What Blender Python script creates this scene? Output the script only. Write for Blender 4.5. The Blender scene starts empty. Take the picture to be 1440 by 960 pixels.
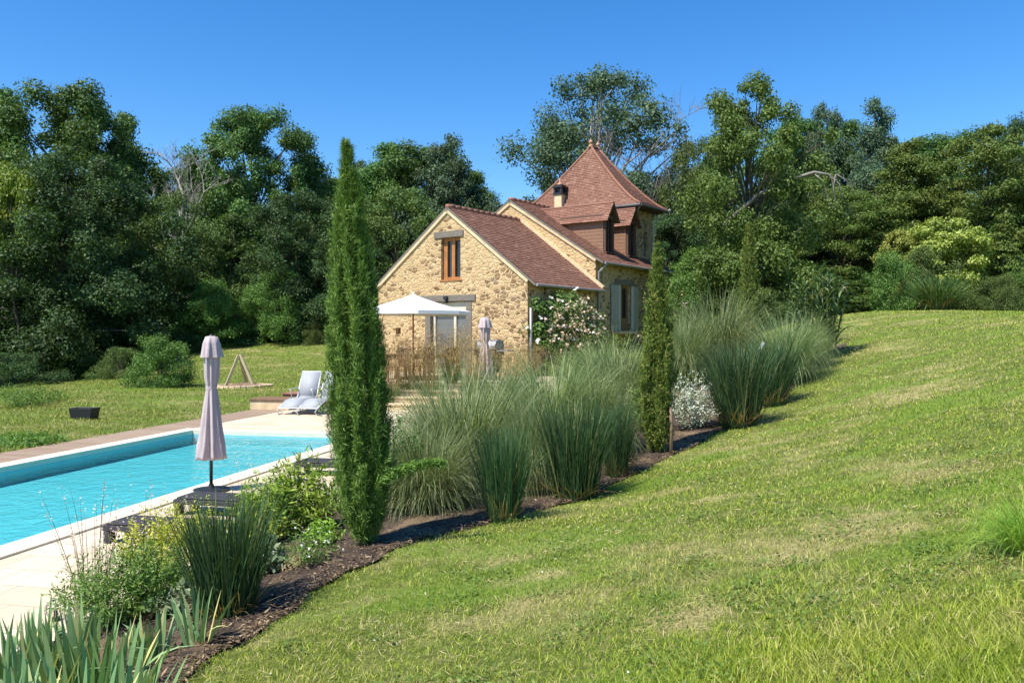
import bpy, math
import numpy as np
from mathutils import Vector, Matrix

C = bpy.context.scene.collection
S = bpy.context.scene
R = math.radians
PI = math.pi

# ------------------------------------------------------------------ camera
FPX = 1150.0            # focal length in pixels of a 1440 px wide frame
EYE = 2.0               # eye height over the pool paving (z = 0)
cam_d = bpy.data.cameras.new('camera'); cam = bpy.data.objects.new('camera', cam_d); C.objects.link(cam)
cam_d.sensor_width = 36; cam_d.lens = 36 * FPX / 1440
cam_d.shift_y = -10 / 1440
cam_d.clip_start = 0.05; cam_d.clip_end = 3000
cam.location = (0, 0, EYE); cam.rotation_euler = (R(90), 0, 0)
S.camera = cam

# ------------------------------------------------------------------ light
SUN_AZ = math.atan2(-0.76, -0.65)      # direction towards the sun, from +Y clockwise
SUN_EL = R(57)
W = bpy.data.worlds.new('World'); S.world = W; W.use_nodes = True
wn = W.node_tree.nodes; wl = W.node_tree.links
bg = wn['Background']
sky = wn.new('ShaderNodeTexSky'); sky.sky_type = 'NISHITA'; sky.sun_disc = False
sky.sun_elevation = SUN_EL; sky.sun_rotation = SUN_AZ
sky.altitude = 300; sky.air_density = 1.0; sky.dust_density = 0.2; sky.ozone_density = 4.0
hs = wn.new('ShaderNodeHueSaturation'); hs.inputs['Saturation'].default_value = 1.32; hs.inputs['Hue'].default_value = 0.504; hs.inputs['Value'].default_value = 0.80
wl.new(sky.outputs[0], hs.inputs['Color']); wl.new(hs.outputs[0], bg.inputs[0]); bg.inputs[1].default_value = 0.145
sd = bpy.data.lights.new('sun', 'SUN'); sd.energy = 4.3; sd.angle = R(0.53); sd.color = (1, 0.95, 0.86)
sun = bpy.data.objects.new('sun', sd); C.objects.link(sun)
sv = Vector((math.sin(SUN_AZ) * math.cos(SUN_EL), math.cos(SUN_AZ) * math.cos(SUN_EL), math.sin(SUN_EL)))
sun.rotation_euler = sv.to_track_quat('Z', 'Y').to_euler(); sun.location = sv * 60
S.view_settings.view_transform = 'Standard'; S.view_settings.look = 'None'
S.view_settings.exposure = 0.84; S.view_settings.gamma = 1.0
S.render.engine = 'CYCLES'
cy = S.cycles
cy.max_bounces = 7; cy.diffuse_bounces = 4; cy.glossy_bounces = 2; cy.transmission_bounces = 3; cy.transparent_max_bounces = 8
cy.caustics_reflective = False; cy.caustics_refractive = False
cy.use_denoising = True

# ------------------------------------------------------------------ helpers: objects
def tag(o, label=None, cat=None, group=None, kind=None):
    if label: o['label'] = label
    if cat: o['category'] = cat
    if group: o['group'] = group
    if kind: o['kind'] = kind
    return o

def empty(name, loc=(0, 0, 0), rz=0.0, label=None, cat=None, group=None):
    o = bpy.data.objects.new(name, None); C.objects.link(o)
    o.location = loc; o.rotation_euler = (0, 0, rz); o.empty_display_size = 0.1
    return tag(o, label, cat, group)

def link(name, me, parent=None, loc=None, rz=None, sc=None):
    o = bpy.data.objects.new(name, me); C.objects.link(o)
    if parent: o.parent = parent
    if loc is not None: o.location = loc
    if rz is not None: o.rotation_euler = (0, 0, rz)
    if sc is not None: o.scale = sc if hasattr(sc, '__len__') else (sc, sc, sc)
    return o

def copy_tree(o, parent=None):
    c = o.copy(); C.objects.link(c)
    if parent is not None: c.parent = parent
    for ch in list(o.children): copy_tree(ch, c)
    return c

def mesh_np(name, v, f, mats, midx=None, smooth=False, uv=None):
    """v (n,3); f (m,k) all faces of k corners"""
    v = np.asarray(v, np.float32); f = np.asarray(f, np.int32)
    me = bpy.data.meshes.new(name)
    m, k = f.shape
    me.vertices.add(len(v)); me.vertices.foreach_set('co', v.ravel())
    me.loops.add(m * k); me.loops.foreach_set('vertex_index', f.ravel())
    me.polygons.add(m); me.polygons.foreach_set('loop_start', np.arange(0, m * k, k, dtype=np.int32))
    if midx is not None: me.polygons.foreach_set('material_index', np.asarray(midx, np.int32))
    me.polygons.foreach_set('use_smooth', np.full(m, smooth))
    for mt in (mats if isinstance(mats, (list, tuple)) else [mats]): me.materials.append(mt)
    if uv is not None:
        ul = me.uv_layers.new(name='UVMap'); ul.data.foreach_set('uv', np.asarray(uv, np.float32).ravel())
    me.update(calc_edges=True)
    return me

class MB:
    """collects simple shapes and links them as ONE mesh object"""
    def __init__(s): s.v = []; s.f = []; s.m = []
    def add(s, vs, fs, mi=0):
        b = len(s.v); s.v += [tuple(p) for p in vs]; s.f += [tuple(i + b for i in q) for q in fs]; s.m += [mi] * len(fs); return s
    def box(s, c, d, rot=None, mi=0):
        x, y, z = d[0] / 2, d[1] / 2, d[2] / 2
        vs = [Vector((a, b, e)) for e in (-z, z) for (a, b) in ((-x, -y), (x, -y), (x, y), (-x, y))]
        if rot is not None: vs = [rot @ p for p in vs]
        return s.add([p + Vector(c) for p in vs], [(3, 2, 1, 0), (4, 5, 6, 7), (0, 1, 5, 4), (1, 2, 6, 5), (2, 3, 7, 6), (3, 0, 4, 7)], mi)
    def bar(s, a, b, w, h, mi=0, up=(0, 0, 1)):
        a = Vector(a); b = Vector(b); d = b - a; L = d.length; d.normalize()
        u = Vector(up)
        if abs(d.dot(u)) > 0.98: u = Vector((1, 0, 0))
        x = d.cross(u).normalized(); z = x.cross(d).normalized()
        M = Matrix((x, d, z)).transposed()
        return s.box((a + b) / 2, (w, L, h), M, mi)
    def prism(s, poly, z0, z1, mi=0):
        n = len(poly)
        vs = [(p[0], p[1], z0) for p in poly] + [(p[0], p[1], z1) for p in poly]
        fs = [tuple(range(n))[::-1], tuple(range(n, 2 * n))] + [(i, (i + 1) % n, n + (i + 1) % n, n + i) for i in range(n)]
        return s.add(vs, fs, mi)
    def tube(s, pts, r, n=8, mi=0, cap=True):
        pts = [Vector(p) for p in pts]; k = len(pts)
        rs = r if hasattr(r, '__len__') else [r] * k
        vs = []; x = None
        for i, p in enumerate(pts):
            d = (pts[min(i + 1, k - 1)] - pts[max(i - 1, 0)]).normalized()
            if x is None: x = d.orthogonal().normalized()
            else:
                x = x - d * x.dot(d)
                x = x.normalized() if x.length > 1e-6 else d.orthogonal().normalized()
            y = d.cross(x)
            vs += [p + (x * math.cos(2 * PI * j / n) + y * math.sin(2 * PI * j / n)) * rs[i] for j in range(n)]
        fs = [(i * n + j, i * n + (j + 1) % n, (i + 1) * n + (j + 1) % n, (i + 1) * n + j) for i in range(k - 1) for j in range(n)]
        if cap: fs += [tuple(range(n))[::-1], tuple((k - 1) * n + j for j in range(n))]
        return s.add(vs, fs, mi)
    def lathe(s, prof, n=24, c=(0, 0, 0), mi=0, fold=0, amp=None, cap=True):
        vs = []
        for i, (r, z) in enumerate(prof):
            for j in range(n):
                t = 2 * PI * j / n; q = r
                if fold: q = r * (1 + amp[i] * math.cos(fold * t + .5 * math.sin(2 * t + z * 3)) * (1 + .5 * math.sin(3 * t + 1)) + amp[i] * 0.55 * math.cos(3 * t + z * 4) + amp[i] * .35 * math.cos(17 * t + z * 9))
                vs.append((c[0] + q * math.cos(t), c[1] + q * math.sin(t), c[2] + z))
        k = len(prof)
        fs = [(i * n + j, i * n + (j + 1) % n, (i + 1) * n + (j + 1) % n, (i + 1) * n + j) for i in range(k - 1) for j in range(n)]
        if cap: fs += [tuple(range(n))[::-1], tuple((k - 1) * n + j for j in range(n))]
        return s.add(vs, fs, mi)
    def build(s, name, mats, parent=None, smooth=False, bevel=0, loc=None, rz=None):
        me = bpy.data.meshes.new(name); me.from_pydata(s.v, [], s.f)
        for mt in (mats if isinstance(mats, (list, tuple)) else [mats]): me.materials.append(mt)
        me.polygons.foreach_set('material_index', s.m)
        me.polygons.foreach_set('use_smooth', [smooth] * len(s.f)); me.update()
        o = link(name, me, parent, loc, rz)
        if bevel:
            b = o.modifiers.new('bevel', 'BEVEL'); b.width = bevel; b.segments = 2; b.limit_method = 'ANGLE'
        return o

# ------------------------------------------------------------------ helpers: materials
class NT:
    def __init__(s, name):
        s.mat = bpy.data.materials.new(name); s.mat.use_nodes = True
        s.t = s.mat.node_tree; s.p = s.t.nodes['Principled BSDF']; s.out = s.t.nodes['Material Output']
    def n(s, ty, **kw):
        o = s.t.nodes.new('ShaderNode' + ty)
        for k, v in kw.items(): setattr(o, k, v)
        return o
    def l(s, a, b): s.t.links.new(a, b)
    def ramp(s, fac, stops, interp='LINEAR'):
        r = s.n('ValToRGB'); e = r.color_ramp.elements; r.color_ramp.interpolation = interp
        while len(e) < len(stops): e.new(0.5)
        for i, (p, c) in enumerate(stops): e[i].position = p; e[i].color = (*c, 1)
        s.l(fac, r.inputs[0]); return r.outputs[0]
    def noise(s, vec, scale, detail=4, rough=0.55, dist=0):
        o = s.n('TexNoise'); o.inputs['Scale'].default_value = scale; o.inputs['Detail'].default_value = detail
        o.inputs['Roughness'].default_value = rough; o.inputs['Distortion'].default_value = dist
        if vec is not None: s.l(vec, o.inputs['Vector'])
        return o.outputs['Fac']
    def mix(s, fac, a, b, mode='MIX'):
        m = s.n('Mix', data_type='RGBA', blend_type=mode)
        for i, x in ((0, fac), (6, a), (7, b)):
            if isinstance(x, (int, float)): m.inputs[i].default_value = x
            elif isinstance(x, tuple): m.inputs[i].default_value = (*x, 1)
            else: s.l(x, m.inputs[i])
        return m.outputs[2]
    def math(s, op, a, b=0.0, clamp=False):
        m = s.n('Math', operation=op); m.use_clamp = clamp
        for i, x in enumerate((a, b)):
            if isinstance(x, (int, float)): m.inputs[i].default_value = x
            else: s.l(x, m.inputs[i])
        return m.outputs[0]
    def maprange(s, x, a, b, c=0.0, d=1.0):
        m = s.n('MapRange'); s.l(x, m.inputs[0])
        for i, q in enumerate((a, b, c, d)): m.inputs[i + 1].default_value = q
        return m.outputs[0]
    def bump(s, h, strength=0.5, dist=0.02):
        b = s.n('Bump'); b.inputs['Strength'].default_value = strength; b.inputs['Distance'].default_value = dist
        s.l(h, b.inputs['Height']); s.l(b.outputs[0], s.p.inputs['Normal'])
    def obj(s): return s.n('TexCoord').outputs['Object']
    def pos(s): return s.n('NewGeometry').outputs['Position']
    def island(s): return s.n('NewGeometry').outputs['Random Per Island']
    def col(s, c): s.l(c, s.p.inputs['Base Color'])
    def scaled(s, vec, sc):
        m = s.n('Mapping'); m.inputs['Scale'].default_value = sc; s.l(vec, m.inputs[0]); return m.outputs[0]

def plain(name, c, rough=0.6, var=0.25, scale=6, metal=0.0, bump=0.0):
    t = NT(name); n = t.noise(t.obj(), scale, 5)
    t.col(t.ramp(n, [(0.25, tuple(x * (1 - var) for x in c)), (0.75, tuple(min(1, x * (1 + var)) for x in c))]))
    t.p.inputs['Roughness'].default_value = rough; t.p.inputs['Metallic'].default_value = metal
    if bump: t.bump(t.noise(t.obj(), scale * 5, 4), bump, 0.01)
    return t.mat

def leaf(name, stops, trans=0.3, rough=0.55, objvar=0.12, patch=None, spec=0.3, gain=1.0):
    """foliage: colour varies per leaf and a little per plant; thin leaves let light through"""
    t = NT(name)
    c = t.ramp(t.island(), [(p_, tuple(min(.8, x * gain) for x in c_)) for p_, c_ in stops])
    if patch:
        n = t.noise(t.pos(), patch[0], 3, 0.7)
        c = t.mix(t.maprange(n, 0.45, 0.62, 0.0, patch[2]), c, patch[1])
    h = t.n('HueSaturation'); t.l(c, h.inputs['Color'])
    r = t.n('ObjectInfo').outputs['Random']
    t.l(t.maprange(r, 0, 1, 1 - objvar * 1.3, 1 + objvar * 1.3), h.inputs['Value'])
    t.l(t.maprange(r, 0, 1, 0.5 - objvar * 0.10, 0.5 + objvar * 0.10), h.inputs['Hue'])
    t.col(h.outputs[0]); t.p.inputs['Roughness'].default_value = rough
    t.p.inputs['Specular IOR Level'].default_value = spec
    tr = t.n('BsdfTranslucent')
    tc = t.mix(1.0, h.outputs[0], (1.0, 0.95, 0.35), 'MULTIPLY'); t.l(tc, tr.inputs['Color'])
    mx = t.n('MixShader'); mx.inputs[0].default_value = trans
    t.l(t.p.outputs[0], mx.inputs[1]); t.l(tr.outputs[0], mx.inputs[2]); t.l(mx.outputs[0], t.out.inputs['Surface'])
    return t.mat

M = {}
# foliage
M['oak'] = leaf('oak_leaves', [(0, (0.022, 0.048, 0.012)), (0.5, (0.040, 0.082, 0.020)), (1, (0.070, 0.125, 0.030))], patch=(0.7, (0.085, 0.135, 0.03), 0.75), gain=2.45)
M['dark'] = leaf('dark_leaves', [(0, (0.014, 0.032, 0.011)), (0.5, (0.024, 0.052, 0.016)), (1, (0.042, 0.082, 0.024))], patch=(0.7, (0.045, 0.075, 0.02), 0.75), gain=2.6)
M['olive'] = leaf('olive_leaves', [(0, (0.030, 0.050, 0.012)), (0.5, (0.055, 0.088, 0.022)), (1, (0.095, 0.135, 0.035))], patch=(0.7, (0.12, 0.155, 0.035), 0.75), gain=1.85)
M['ash'] = leaf('ash_leaves', [(0, (0.030, 0.060, 0.012)), (0.5, (0.062, 0.108, 0.022)), (1, (0.11, 0.165, 0.035))], patch=(0.8, (.115, .19, .034), .7), gain=2.0)
M['bright'] = leaf('bright_leaves', [(0, (0.032, 0.070, 0.012)), (0.5, (0.065, 0.130, 0.024)), (1, (0.125, 0.205, 0.045))], gain=1.7)
M['lime'] = leaf('lime_leaves', [(0, (0.07, 0.12, 0.015)), (0.5, (0.13, 0.20, 0.025)), (1, (0.22, 0.28, 0.05))], gain=1.5)
M['blue'] = leaf('blue_green_leaves', [(0, (0.022, 0.045, 0.025)), (0.5, (0.045, 0.078, 0.042)), (1, (0.085, 0.125, 0.065))], patch=(0.7, (0.085, 0.115, 0.05), 0.75), gain=2.1)
M['hornbeam'] = leaf('hornbeam_leaves', [(0, (0.028, 0.055, 0.010)), (0.5, (0.060, 0.105, 0.020)), (1, (0.12, 0.165, 0.035))], patch=(0.7, (0.15, 0.18, 0.035), 0.75), gain=1.8)
M['bamboo'] = leaf('bamboo_leaves', [(0, (0.10, 0.14, 0.02)), (0.5, (0.20, 0.24, 0.045)), (1, (0.34, 0.36, 0.10))], gain=1.5)
M['cypress'] = leaf('cypress_needles', [(0, (0.030, 0.062, 0.012)), (0.5, (0.058, 0.112, 0.018)), (1, (0.105, 0.165, 0.030))], trans=0.2, gain=2.5)
M['cypress2'] = leaf('young_cypress_needles', [(0, (0.040, 0.068, 0.012)), (0.5, (0.085, 0.125, 0.020)), (0.85, (0.14, 0.17, 0.03)), (1, (0.22, 0.19, 0.05))], trans=0.2, gain=1.8)
M['upright'] = leaf('upright_grass_blades', [(0, (0.024, 0.060, 0.026)), (0.5, (0.047, 0.106, 0.038)), (0.93, (0.095, 0.175, 0.060)), (1, (0.28, 0.25, 0.10))], trans=0.25, gain=1.15)
M['fine'] = leaf('fine_silver_grass_blades', [(0, (0.065, 0.105, 0.046)), (0.45, (0.140, 0.195, 0.074)), (0.85, (0.27, 0.325, 0.145)), (1, (0.46, 0.44, 0.24))], trans=0.3, gain=1.3)
M['reed'] = leaf('reed_leaves', [(0, (0.024, 0.055, 0.016)), (0.5, (0.050, 0.100, 0.028)), (0.9, (0.12, 0.18, 0.06)), (1, (0.30, 0.29, 0.14))], trans=0.25, gain=1.6)
M['stipa'] = leaf('dry_feather_grass', [(0, (0.20, 0.13, 0.055)), (0.5, (0.36, 0.25, 0.11)), (0.9, (0.52, 0.40, 0.20)), (1, (0.22, 0.22, 0.07))], trans=0.3)
M['iris'] = leaf('iris_leaves', [(0, (0.085, 0.150, 0.060)), (0.5, (0.150, 0.230, 0.095)), (0.88, (0.24, 0.30, 0.13)), (1, (0.42, 0.34, 0.13))], trans=0.2, rough=0.45, gain=1.8)
M['herb'] = leaf('herb_leaves', [(0, (0.045, 0.095, 0.016)), (0.5, (0.090, 0.165, 0.030)), (1, (0.17, 0.25, 0.055))], trans=0.35, gain=1.55)
M['bright_herb'] = leaf('bright_perennial_leaves', [(0, (0.09, 0.17, 0.02)), (0.5, (0.18, 0.29, 0.035)), (1, (0.31, 0.41, 0.07))], trans=0.35, gain=1.45)
M['sage'] = leaf('grey_sage_leaves', [(0, (0.090, 0.130, 0.065)), (0.5, (0.150, 0.195, 0.105)), (1, (0.23, 0.27, 0.16))], trans=0.2, gain=1.4)
M['euphorbia'] = leaf('euphorbia_bracts', [(0, (0.20, 0.25, 0.02)), (0.5, (0.34, 0.37, 0.04)), (1, (0.50, 0.48, 0.09))], trans=0.3, gain=1.35)
M['white_leaf'] = leaf('white_edged_leaves', [(0, (0.10, 0.16, 0.06)), (0.4, (0.28, 0.34, 0.22)), (0.7, (0.62, 0.62, 0.52)), (1, (0.78, 0.77, 0.70))], trans=0.2)
M['petal_white'] = leaf('white_petals', [(0, (0.62, 0.58, 0.50)), (1, (0.84, 0.82, 0.78))], trans=0.3, objvar=0)
M['petal_pink'] = leaf('pale_pink_petals', [(0, (0.58, 0.36, 0.32)), (0.5, (0.74, 0.58, 0.50)), (1, (0.82, 0.74, 0.68))], trans=0.3, objvar=0)
M['petal_faded'] = leaf('faded_rose_petals', [(0, (0.40, 0.24, 0.14)), (0.5, (0.58, 0.42, 0.28)), (1, (0.76, 0.62, 0.50))], trans=0.3, objvar=0)
M['stem'] = plain('red_brown_stems', (0.16, 0.10, 0.05), 0.7)
M['green_stem'] = plain('green_stems', (0.09, 0.13, 0.04), 0.7)
M['bark'] = plain('bark', (0.085, 0.070, 0.050), 0.9, 0.4, 5, bump=0.4)
M['pale_bark'] = plain('dead_pale_bark', (0.36, 0.32, 0.27), 0.9, 0.3, 4, bump=0.4)
M['grey_bark'] = plain('dead_grey_bark', (0.22, 0.20, 0.17), 0.9, 0.3, 4, bump=0.4)

# lawn: dry patches are in the turf itself
def turf(name, blade, straw=1.0, green=1.0):
    t = NT(name)
    p = t.pos()
    big = t.noise(t.scaled(p, (0.55, 1.1, 1)), 0.9, 3, 0.6, 0.4)
    mid = t.noise(p, 3.2, 4, 0.6)
    if blade: c = t.ramp(t.island(), [(0, (0.125 * green, 0.195 * green, 0.015)), (0.4, (0.29 * green, 0.375 * green, 0.030)), (0.8, (0.47 * green, 0.53 * green, 0.07)), (1, (0.66, 0.59, 0.24))])
    else: c = t.ramp(t.noise(p, 14, 6, 0.7), [(0.3, (0.060 * green, 0.082 * green, 0.016)), (0.5, (0.135 * green, 0.170 * green, 0.030)), (0.7, (0.25, 0.25, 0.08))])
    dry = t.ramp(t.island() if blade else t.noise(p, 22, 4), [(0.2, (0.34, 0.28, 0.10)), (0.8, (0.62, 0.52, 0.26))])
    f = t.math('ADD', t.math('MULTIPLY', big, 0.65), t.math('MULTIPLY', mid, 0.35))
    c = t.mix(t.maprange(f, 0.50, 0.68, 0.0, 0.74 * straw), c, dry)
    for (ex, ey, er) in ((.93, 4.25, .26), (2.35, 5.4, .55), (1.7, 5.0, .35), (.2, 5.6, .3), (3.3, 6.6, .5), (5.6, 11.5, .9)):
        dv = t.n('VectorMath', operation='DISTANCE'); fl = t.n('VectorMath', operation='MULTIPLY'); t.l(p, fl.inputs[0]); fl.inputs[1].default_value = (1, 1, 0)
        t.l(fl.outputs[0], dv.inputs[0]); dv.inputs[1].default_value = (ex, ey, 0)
        dd = t.math('ADD', dv.outputs['Value'], t.maprange(t.noise(p, 4.5, 4, 0.7), 0.3, 0.7, -er * .7, er * .7))
        c = t.mix(t.maprange(dd, er, er * .2, 0, 0.7), c, dry)
    # a few greener streaks
    c = t.mix(t.maprange(t.noise(t.scaled(p, (0.35, 1.4, 1)), 1.3, 2), 0.50, 0.66, 0, 0.55), c, (0.17 * green, 0.29 * green, 0.027))
    t.col(c); t.p.inputs['Roughness'].default_value = 0.7; t.p.inputs['Specular IOR Level'].default_value = 0.2
    if blade:
        tr = t.n('BsdfTranslucent'); t.l(c, tr.inputs['Color'])
        mx = t.n('MixShader'); mx.inputs[0].default_value = 0.3
        t.l(t.p.outputs[0], mx.inputs[1]); t.l(tr.outputs[0], mx.inputs[2]); t.l(mx.outputs[0], t.out.inputs['Surface'])
    else: t.bump(t.noise(p, 30, 5, 0.7), 0.9, 0.05)
    return t.mat
M['turf'] = turf('turf_ground', False)
M['blade'] = turf('lawn_blades', True)
M['meadow_blade'] = turf('meadow_blades', True, 0.9, 0.8)

def soil():
    t = NT('bed_soil'); p = t.pos()
    c = t.ramp(t.noise(p, 9, 7, 0.7), [(0.3, (0.036, 0.024, 0.016)), (0.5, (0.085, 0.055, 0.036)), (0.68, (0.19, 0.13, 0.080))])
    c = t.mix(t.maprange(t.noise(p, 1.7, 4, 0.6), 0.50, 0.64, 0, 0.75), c, (0.34, 0.235, 0.13))
    t.col(c); t.p.inputs['Roughness'].default_value = 0.95; t.bump(t.noise(p, 26, 6, 0.75), 1.0, 0.06); return t.mat
M['soil'] = soil()

def stone(name, brown=0.0, cream=(0.60, 0.415, 0.21), grad=False):
    t = NT(name); o = t.obj()
    wob = t.n('TexNoise'); wob.inputs['Scale'].default_value = 2.2; wob.inputs['Detail'].default_value = 3; t.l(o, wob.inputs['Vector'])
    ad = t.n('VectorMath', operation='MULTIPLY_ADD'); t.l(wob.outputs['Color'], ad.inputs[0]); ad.inputs[1].default_value = (0.22, 0.22, 0.16); t.l(o, ad.inputs[2])
    v = t.scaled(ad.outputs[0], (1, 1, 1.75))
    def vor(feature, sc):
        q = t.n('TexVoronoi', feature=feature); q.inputs['Scale'].default_value = sc; t.l(v, q.inputs['Vector']); return q
    cell = vor('F1', 4.9); edge = vor('DISTANCE_TO_EDGE', 4.9)
    sp = t.n('SeparateColor'); t.l(cell.outputs['Color'], sp.inputs[0])
    rnd = sp.outputs[0]; rnd2 = sp.outputs[1]
    # which stones are brown: more of them in some areas of the wall
    area = t.noise(o, 0.55, 2)
    b = t.math('ADD', rnd, t.maprange(area, 0.35, 0.65, -0.34, 0.12))
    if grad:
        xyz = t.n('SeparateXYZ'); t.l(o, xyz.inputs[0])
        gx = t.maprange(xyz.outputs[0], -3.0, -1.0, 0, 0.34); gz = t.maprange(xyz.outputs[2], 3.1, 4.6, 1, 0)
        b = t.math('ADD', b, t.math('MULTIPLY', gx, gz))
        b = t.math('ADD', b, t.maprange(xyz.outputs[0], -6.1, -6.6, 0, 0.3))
    b = t.math('ADD', b, brown)
    pale = t.ramp(rnd2, [(0, tuple(x * 0.84 for x in cream)), (0.5, cream), (1, (min(.8, cream[0] * 1.22), cream[1] * 1.25, cream[2] * 1.35))])
    dark = t.ramp(rnd2, [(0, (0.14, 0.082, 0.040)), (0.35, (0.24, 0.145, 0.068)), (0.7, (0.33, 0.21, 0.105)), (1, (0.25, 0.18, 0.115))])
    c = t.mix(t.maprange(b, 0.66, 0.72), pale, dark)
    fine = t.noise(o, 26, 5, 0.7)
    c = t.mix(t.maprange(fine, 0.3, 0.7, 0.0, 0.35), c, (0.16, 0.11, 0.06))
    mort = t.mix(t.noise(o, 18, 4), (0.54, 0.39, 0.21), (0.68, 0.51, 0.30))
    ew = t.math('ADD', edge.outputs['Distance'], t.maprange(t.noise(o, 9, 3), 0.3, 0.7, -0.05, 0.05))
    mk = t.maprange(ew, 0.055, 0.10)
    c = t.mix(mk, mort, c)
    # small dark pits and gaps between the stones
    pit = t.maprange(t.noise(t.scaled(o, (1, 1, 1.6)), 8.5, 2), 0.66, 0.71, 0, 0.75)
    c = t.mix(pit, c, (0.10, 0.062, 0.030))
    t.col(c); t.p.inputs['Roughness'].default_value = 0.92; t.p.inputs['Specular IOR Level'].default_value = 0.15
    h = t.math('ADD', t.maprange(ew, 0.03, 0.14), t.math('MULTIPLY', fine, 0.5))
    h = t.math('SUBTRACT', h, t.math('MULTIPLY', pit, 0.9))
    t.bump(h, 0.65, 0.04); return t.mat
M['stone'] = stone('rubble_stone', 0.0, grad=True)
M['stone_pale'] = stone('pale_rubble_stone', -0.04, (0.65, 0.455, 0.23))
M['stone_ochre'] = stone('ochre_rubble_stone', 0.06, (0.56, 0.385, 0.185))
M['limestone'] = plain('cream_limestone', (0.62, 0.48, 0.29), 0.85, 0.22, 5, bump=0.2)

def tile(name, stops):
    t = NT(name)
    c = t.ramp(t.island(), stops)
    c = t.mix(t.maprange(t.noise(t.obj(), 1.3, 4), 0.4, 0.7, 0, 0.3), c, (0.165, 0.080, 0.058))
    c = t.mix(t.maprange(t.noise(t.obj(), 7, 3), 0.64, 0.72, 0, 0.6), c, (0.36, 0.24, 0.17))
    t.col(c); t.p.inputs['Roughness'].default_value = 0.8; t.p.inputs['Specular IOR Level'].default_value = 0.25
    t.bump(t.noise(t.obj(), 40, 3), 0.3, 0.01); return t.mat
M['tile'] = tile('clay_tiles', [(0, (0.20, 0.096, 0.064)), (0.4, (0.238, 0.116, 0.078)), (0.85, (0.265, 0.132, 0.090)), (1, (0.32, 0.18, 0.125))])
M['ridge'] = plain('clay_ridge', (0.27, 0.12, 0.075), 0.8, 0.2, 8)
M['terracotta'] = plain('terracotta', (0.48, 0.25, 0.15), 0.75, 0.2, 8)

def wood(name, c, axis=(1, 12, 12), rough=0.65, var=0.4):
    t = NT(name); n = t.noise(t.scaled(t.obj(), axis), 3, 6, 0.65)
    t.col(t.ramp(n, [(0.3, tuple(x * (1 - var) for x in c)), (0.7, tuple(x * (1 + var) for x in c))]))
    t.p.inputs['Roughness'].default_value = rough; t.bump(n, 0.3, 0.01); return t.mat
M['oakframe'] = wood('orange_oak_frame', (0.38, 0.155, 0.042), (12, 12, 1))
M['oldoak'] = wood('weathered_grey_oak', (0.17, 0.145, 0.115), (1.5, 12, 12))
M['cheek'] = wood('brown_cladding', (0.25, 0.135, 0.080), (10, 1.5, 10))
M['barn'] = wood('dark_brown_boards', (0.10, 0.052, 0.032), (10, 1.5, 10))
M['door'] = wood('brown_door_boards', (0.25, 0.145, 0.070), (12, 12, 1))
M['shutter'] = wood('grey_shutter_paint', (0.37, 0.34, 0.275), (12, 12, 1), var=0.15)
M['teak'] = wood('brown_teak', (0.20, 0.115, 0.060), (2, 12, 12))
M['pine'] = wood('weathered_pine_posts', (0.42, 0.35, 0.20), (10, 10, 1), var=0.25)
M['stake'] = wood('brown_stake', (0.24, 0.16, 0.09), (12, 12, 1))
M['redpole'] = wood('varnished_pole', (0.34, 0.10, 0.035), (12, 12, 1), 0.4)
M['cream_paint'] = plain('cream_paint', (0.62, 0.56, 0.42), 0.5, 0.1)
M['zinc'] = plain('grey_zinc', (0.30, 0.30, 0.29), 0.5, 0.2, 5, 0.5)
M['dark_zinc'] = plain('dark_gutter', (0.085, 0.080, 0.078), 0.5, 0.2, 5)
M['black'] = plain('black_metal', (0.02, 0.02, 0.021), 0.45, 0.2)
M['char'] = plain('charcoal_weave', (0.036, 0.034, 0.040), 0.75, 0.3, 60, bump=0.4)
M['tub'] = plain('black_rubber', (0.014, 0.014, 0.015), 0.6, 0.3)
M['steel'] = plain('grey_steel', (0.36, 0.36, 0.37), 0.4, 0.15, 4, 0.6)
M['sling'] = plain('light_grey_sling', (0.33, 0.34, 0.35), 0.7, 0.08, 60)
M['alu'] = plain('pale_metal_tube', (0.58, 0.58, 0.57), 0.4, 0.1, 5, 0.4)
M['lilac'] = plain('faded_lilac_canvas', (0.46, 0.375, 0.375), 0.85, 0.12, 5, bump=0.35)
M['canvas'] = plain('white_canvas', (0.80, 0.79, 0.76), 0.85, 0.03, 3)
M['rubble'] = plain('brown_rubble', (0.20, 0.13, 0.085), 0.95, 0.5, 14, bump=0.6)
M['straw'] = leaf('straw_mulch', [(0, (0.30, 0.21, 0.10)), (1, (0.58, 0.46, 0.26))], trans=0.1)
M['debris'] = leaf('bed_litter', [(0, (0.06, 0.036, 0.022)), (0.6, (0.17, 0.11, 0.06)), (1, (0.44, 0.33, 0.19))], trans=0.05)
def glass(name, c):
    t = NT(name); t.p.inputs['Base Color'].default_value = (*c, 1); t.p.inputs['Roughness'].default_value = 0.04
    t.p.inputs['Specular IOR Level'].default_value = 0.7
    t.bump(t.noise(t.obj(), 1.2, 2), 0.06, 0.02); return t.mat
M['glass'] = glass('dark_window_glass', (0.012, 0.013, 0.015))
M['glass_blue'] = glass('reflection_tinted_door_glass', (0.11, 0.12, 0.14))  # blue grey base colour stands in for reflected sky and trees

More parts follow.
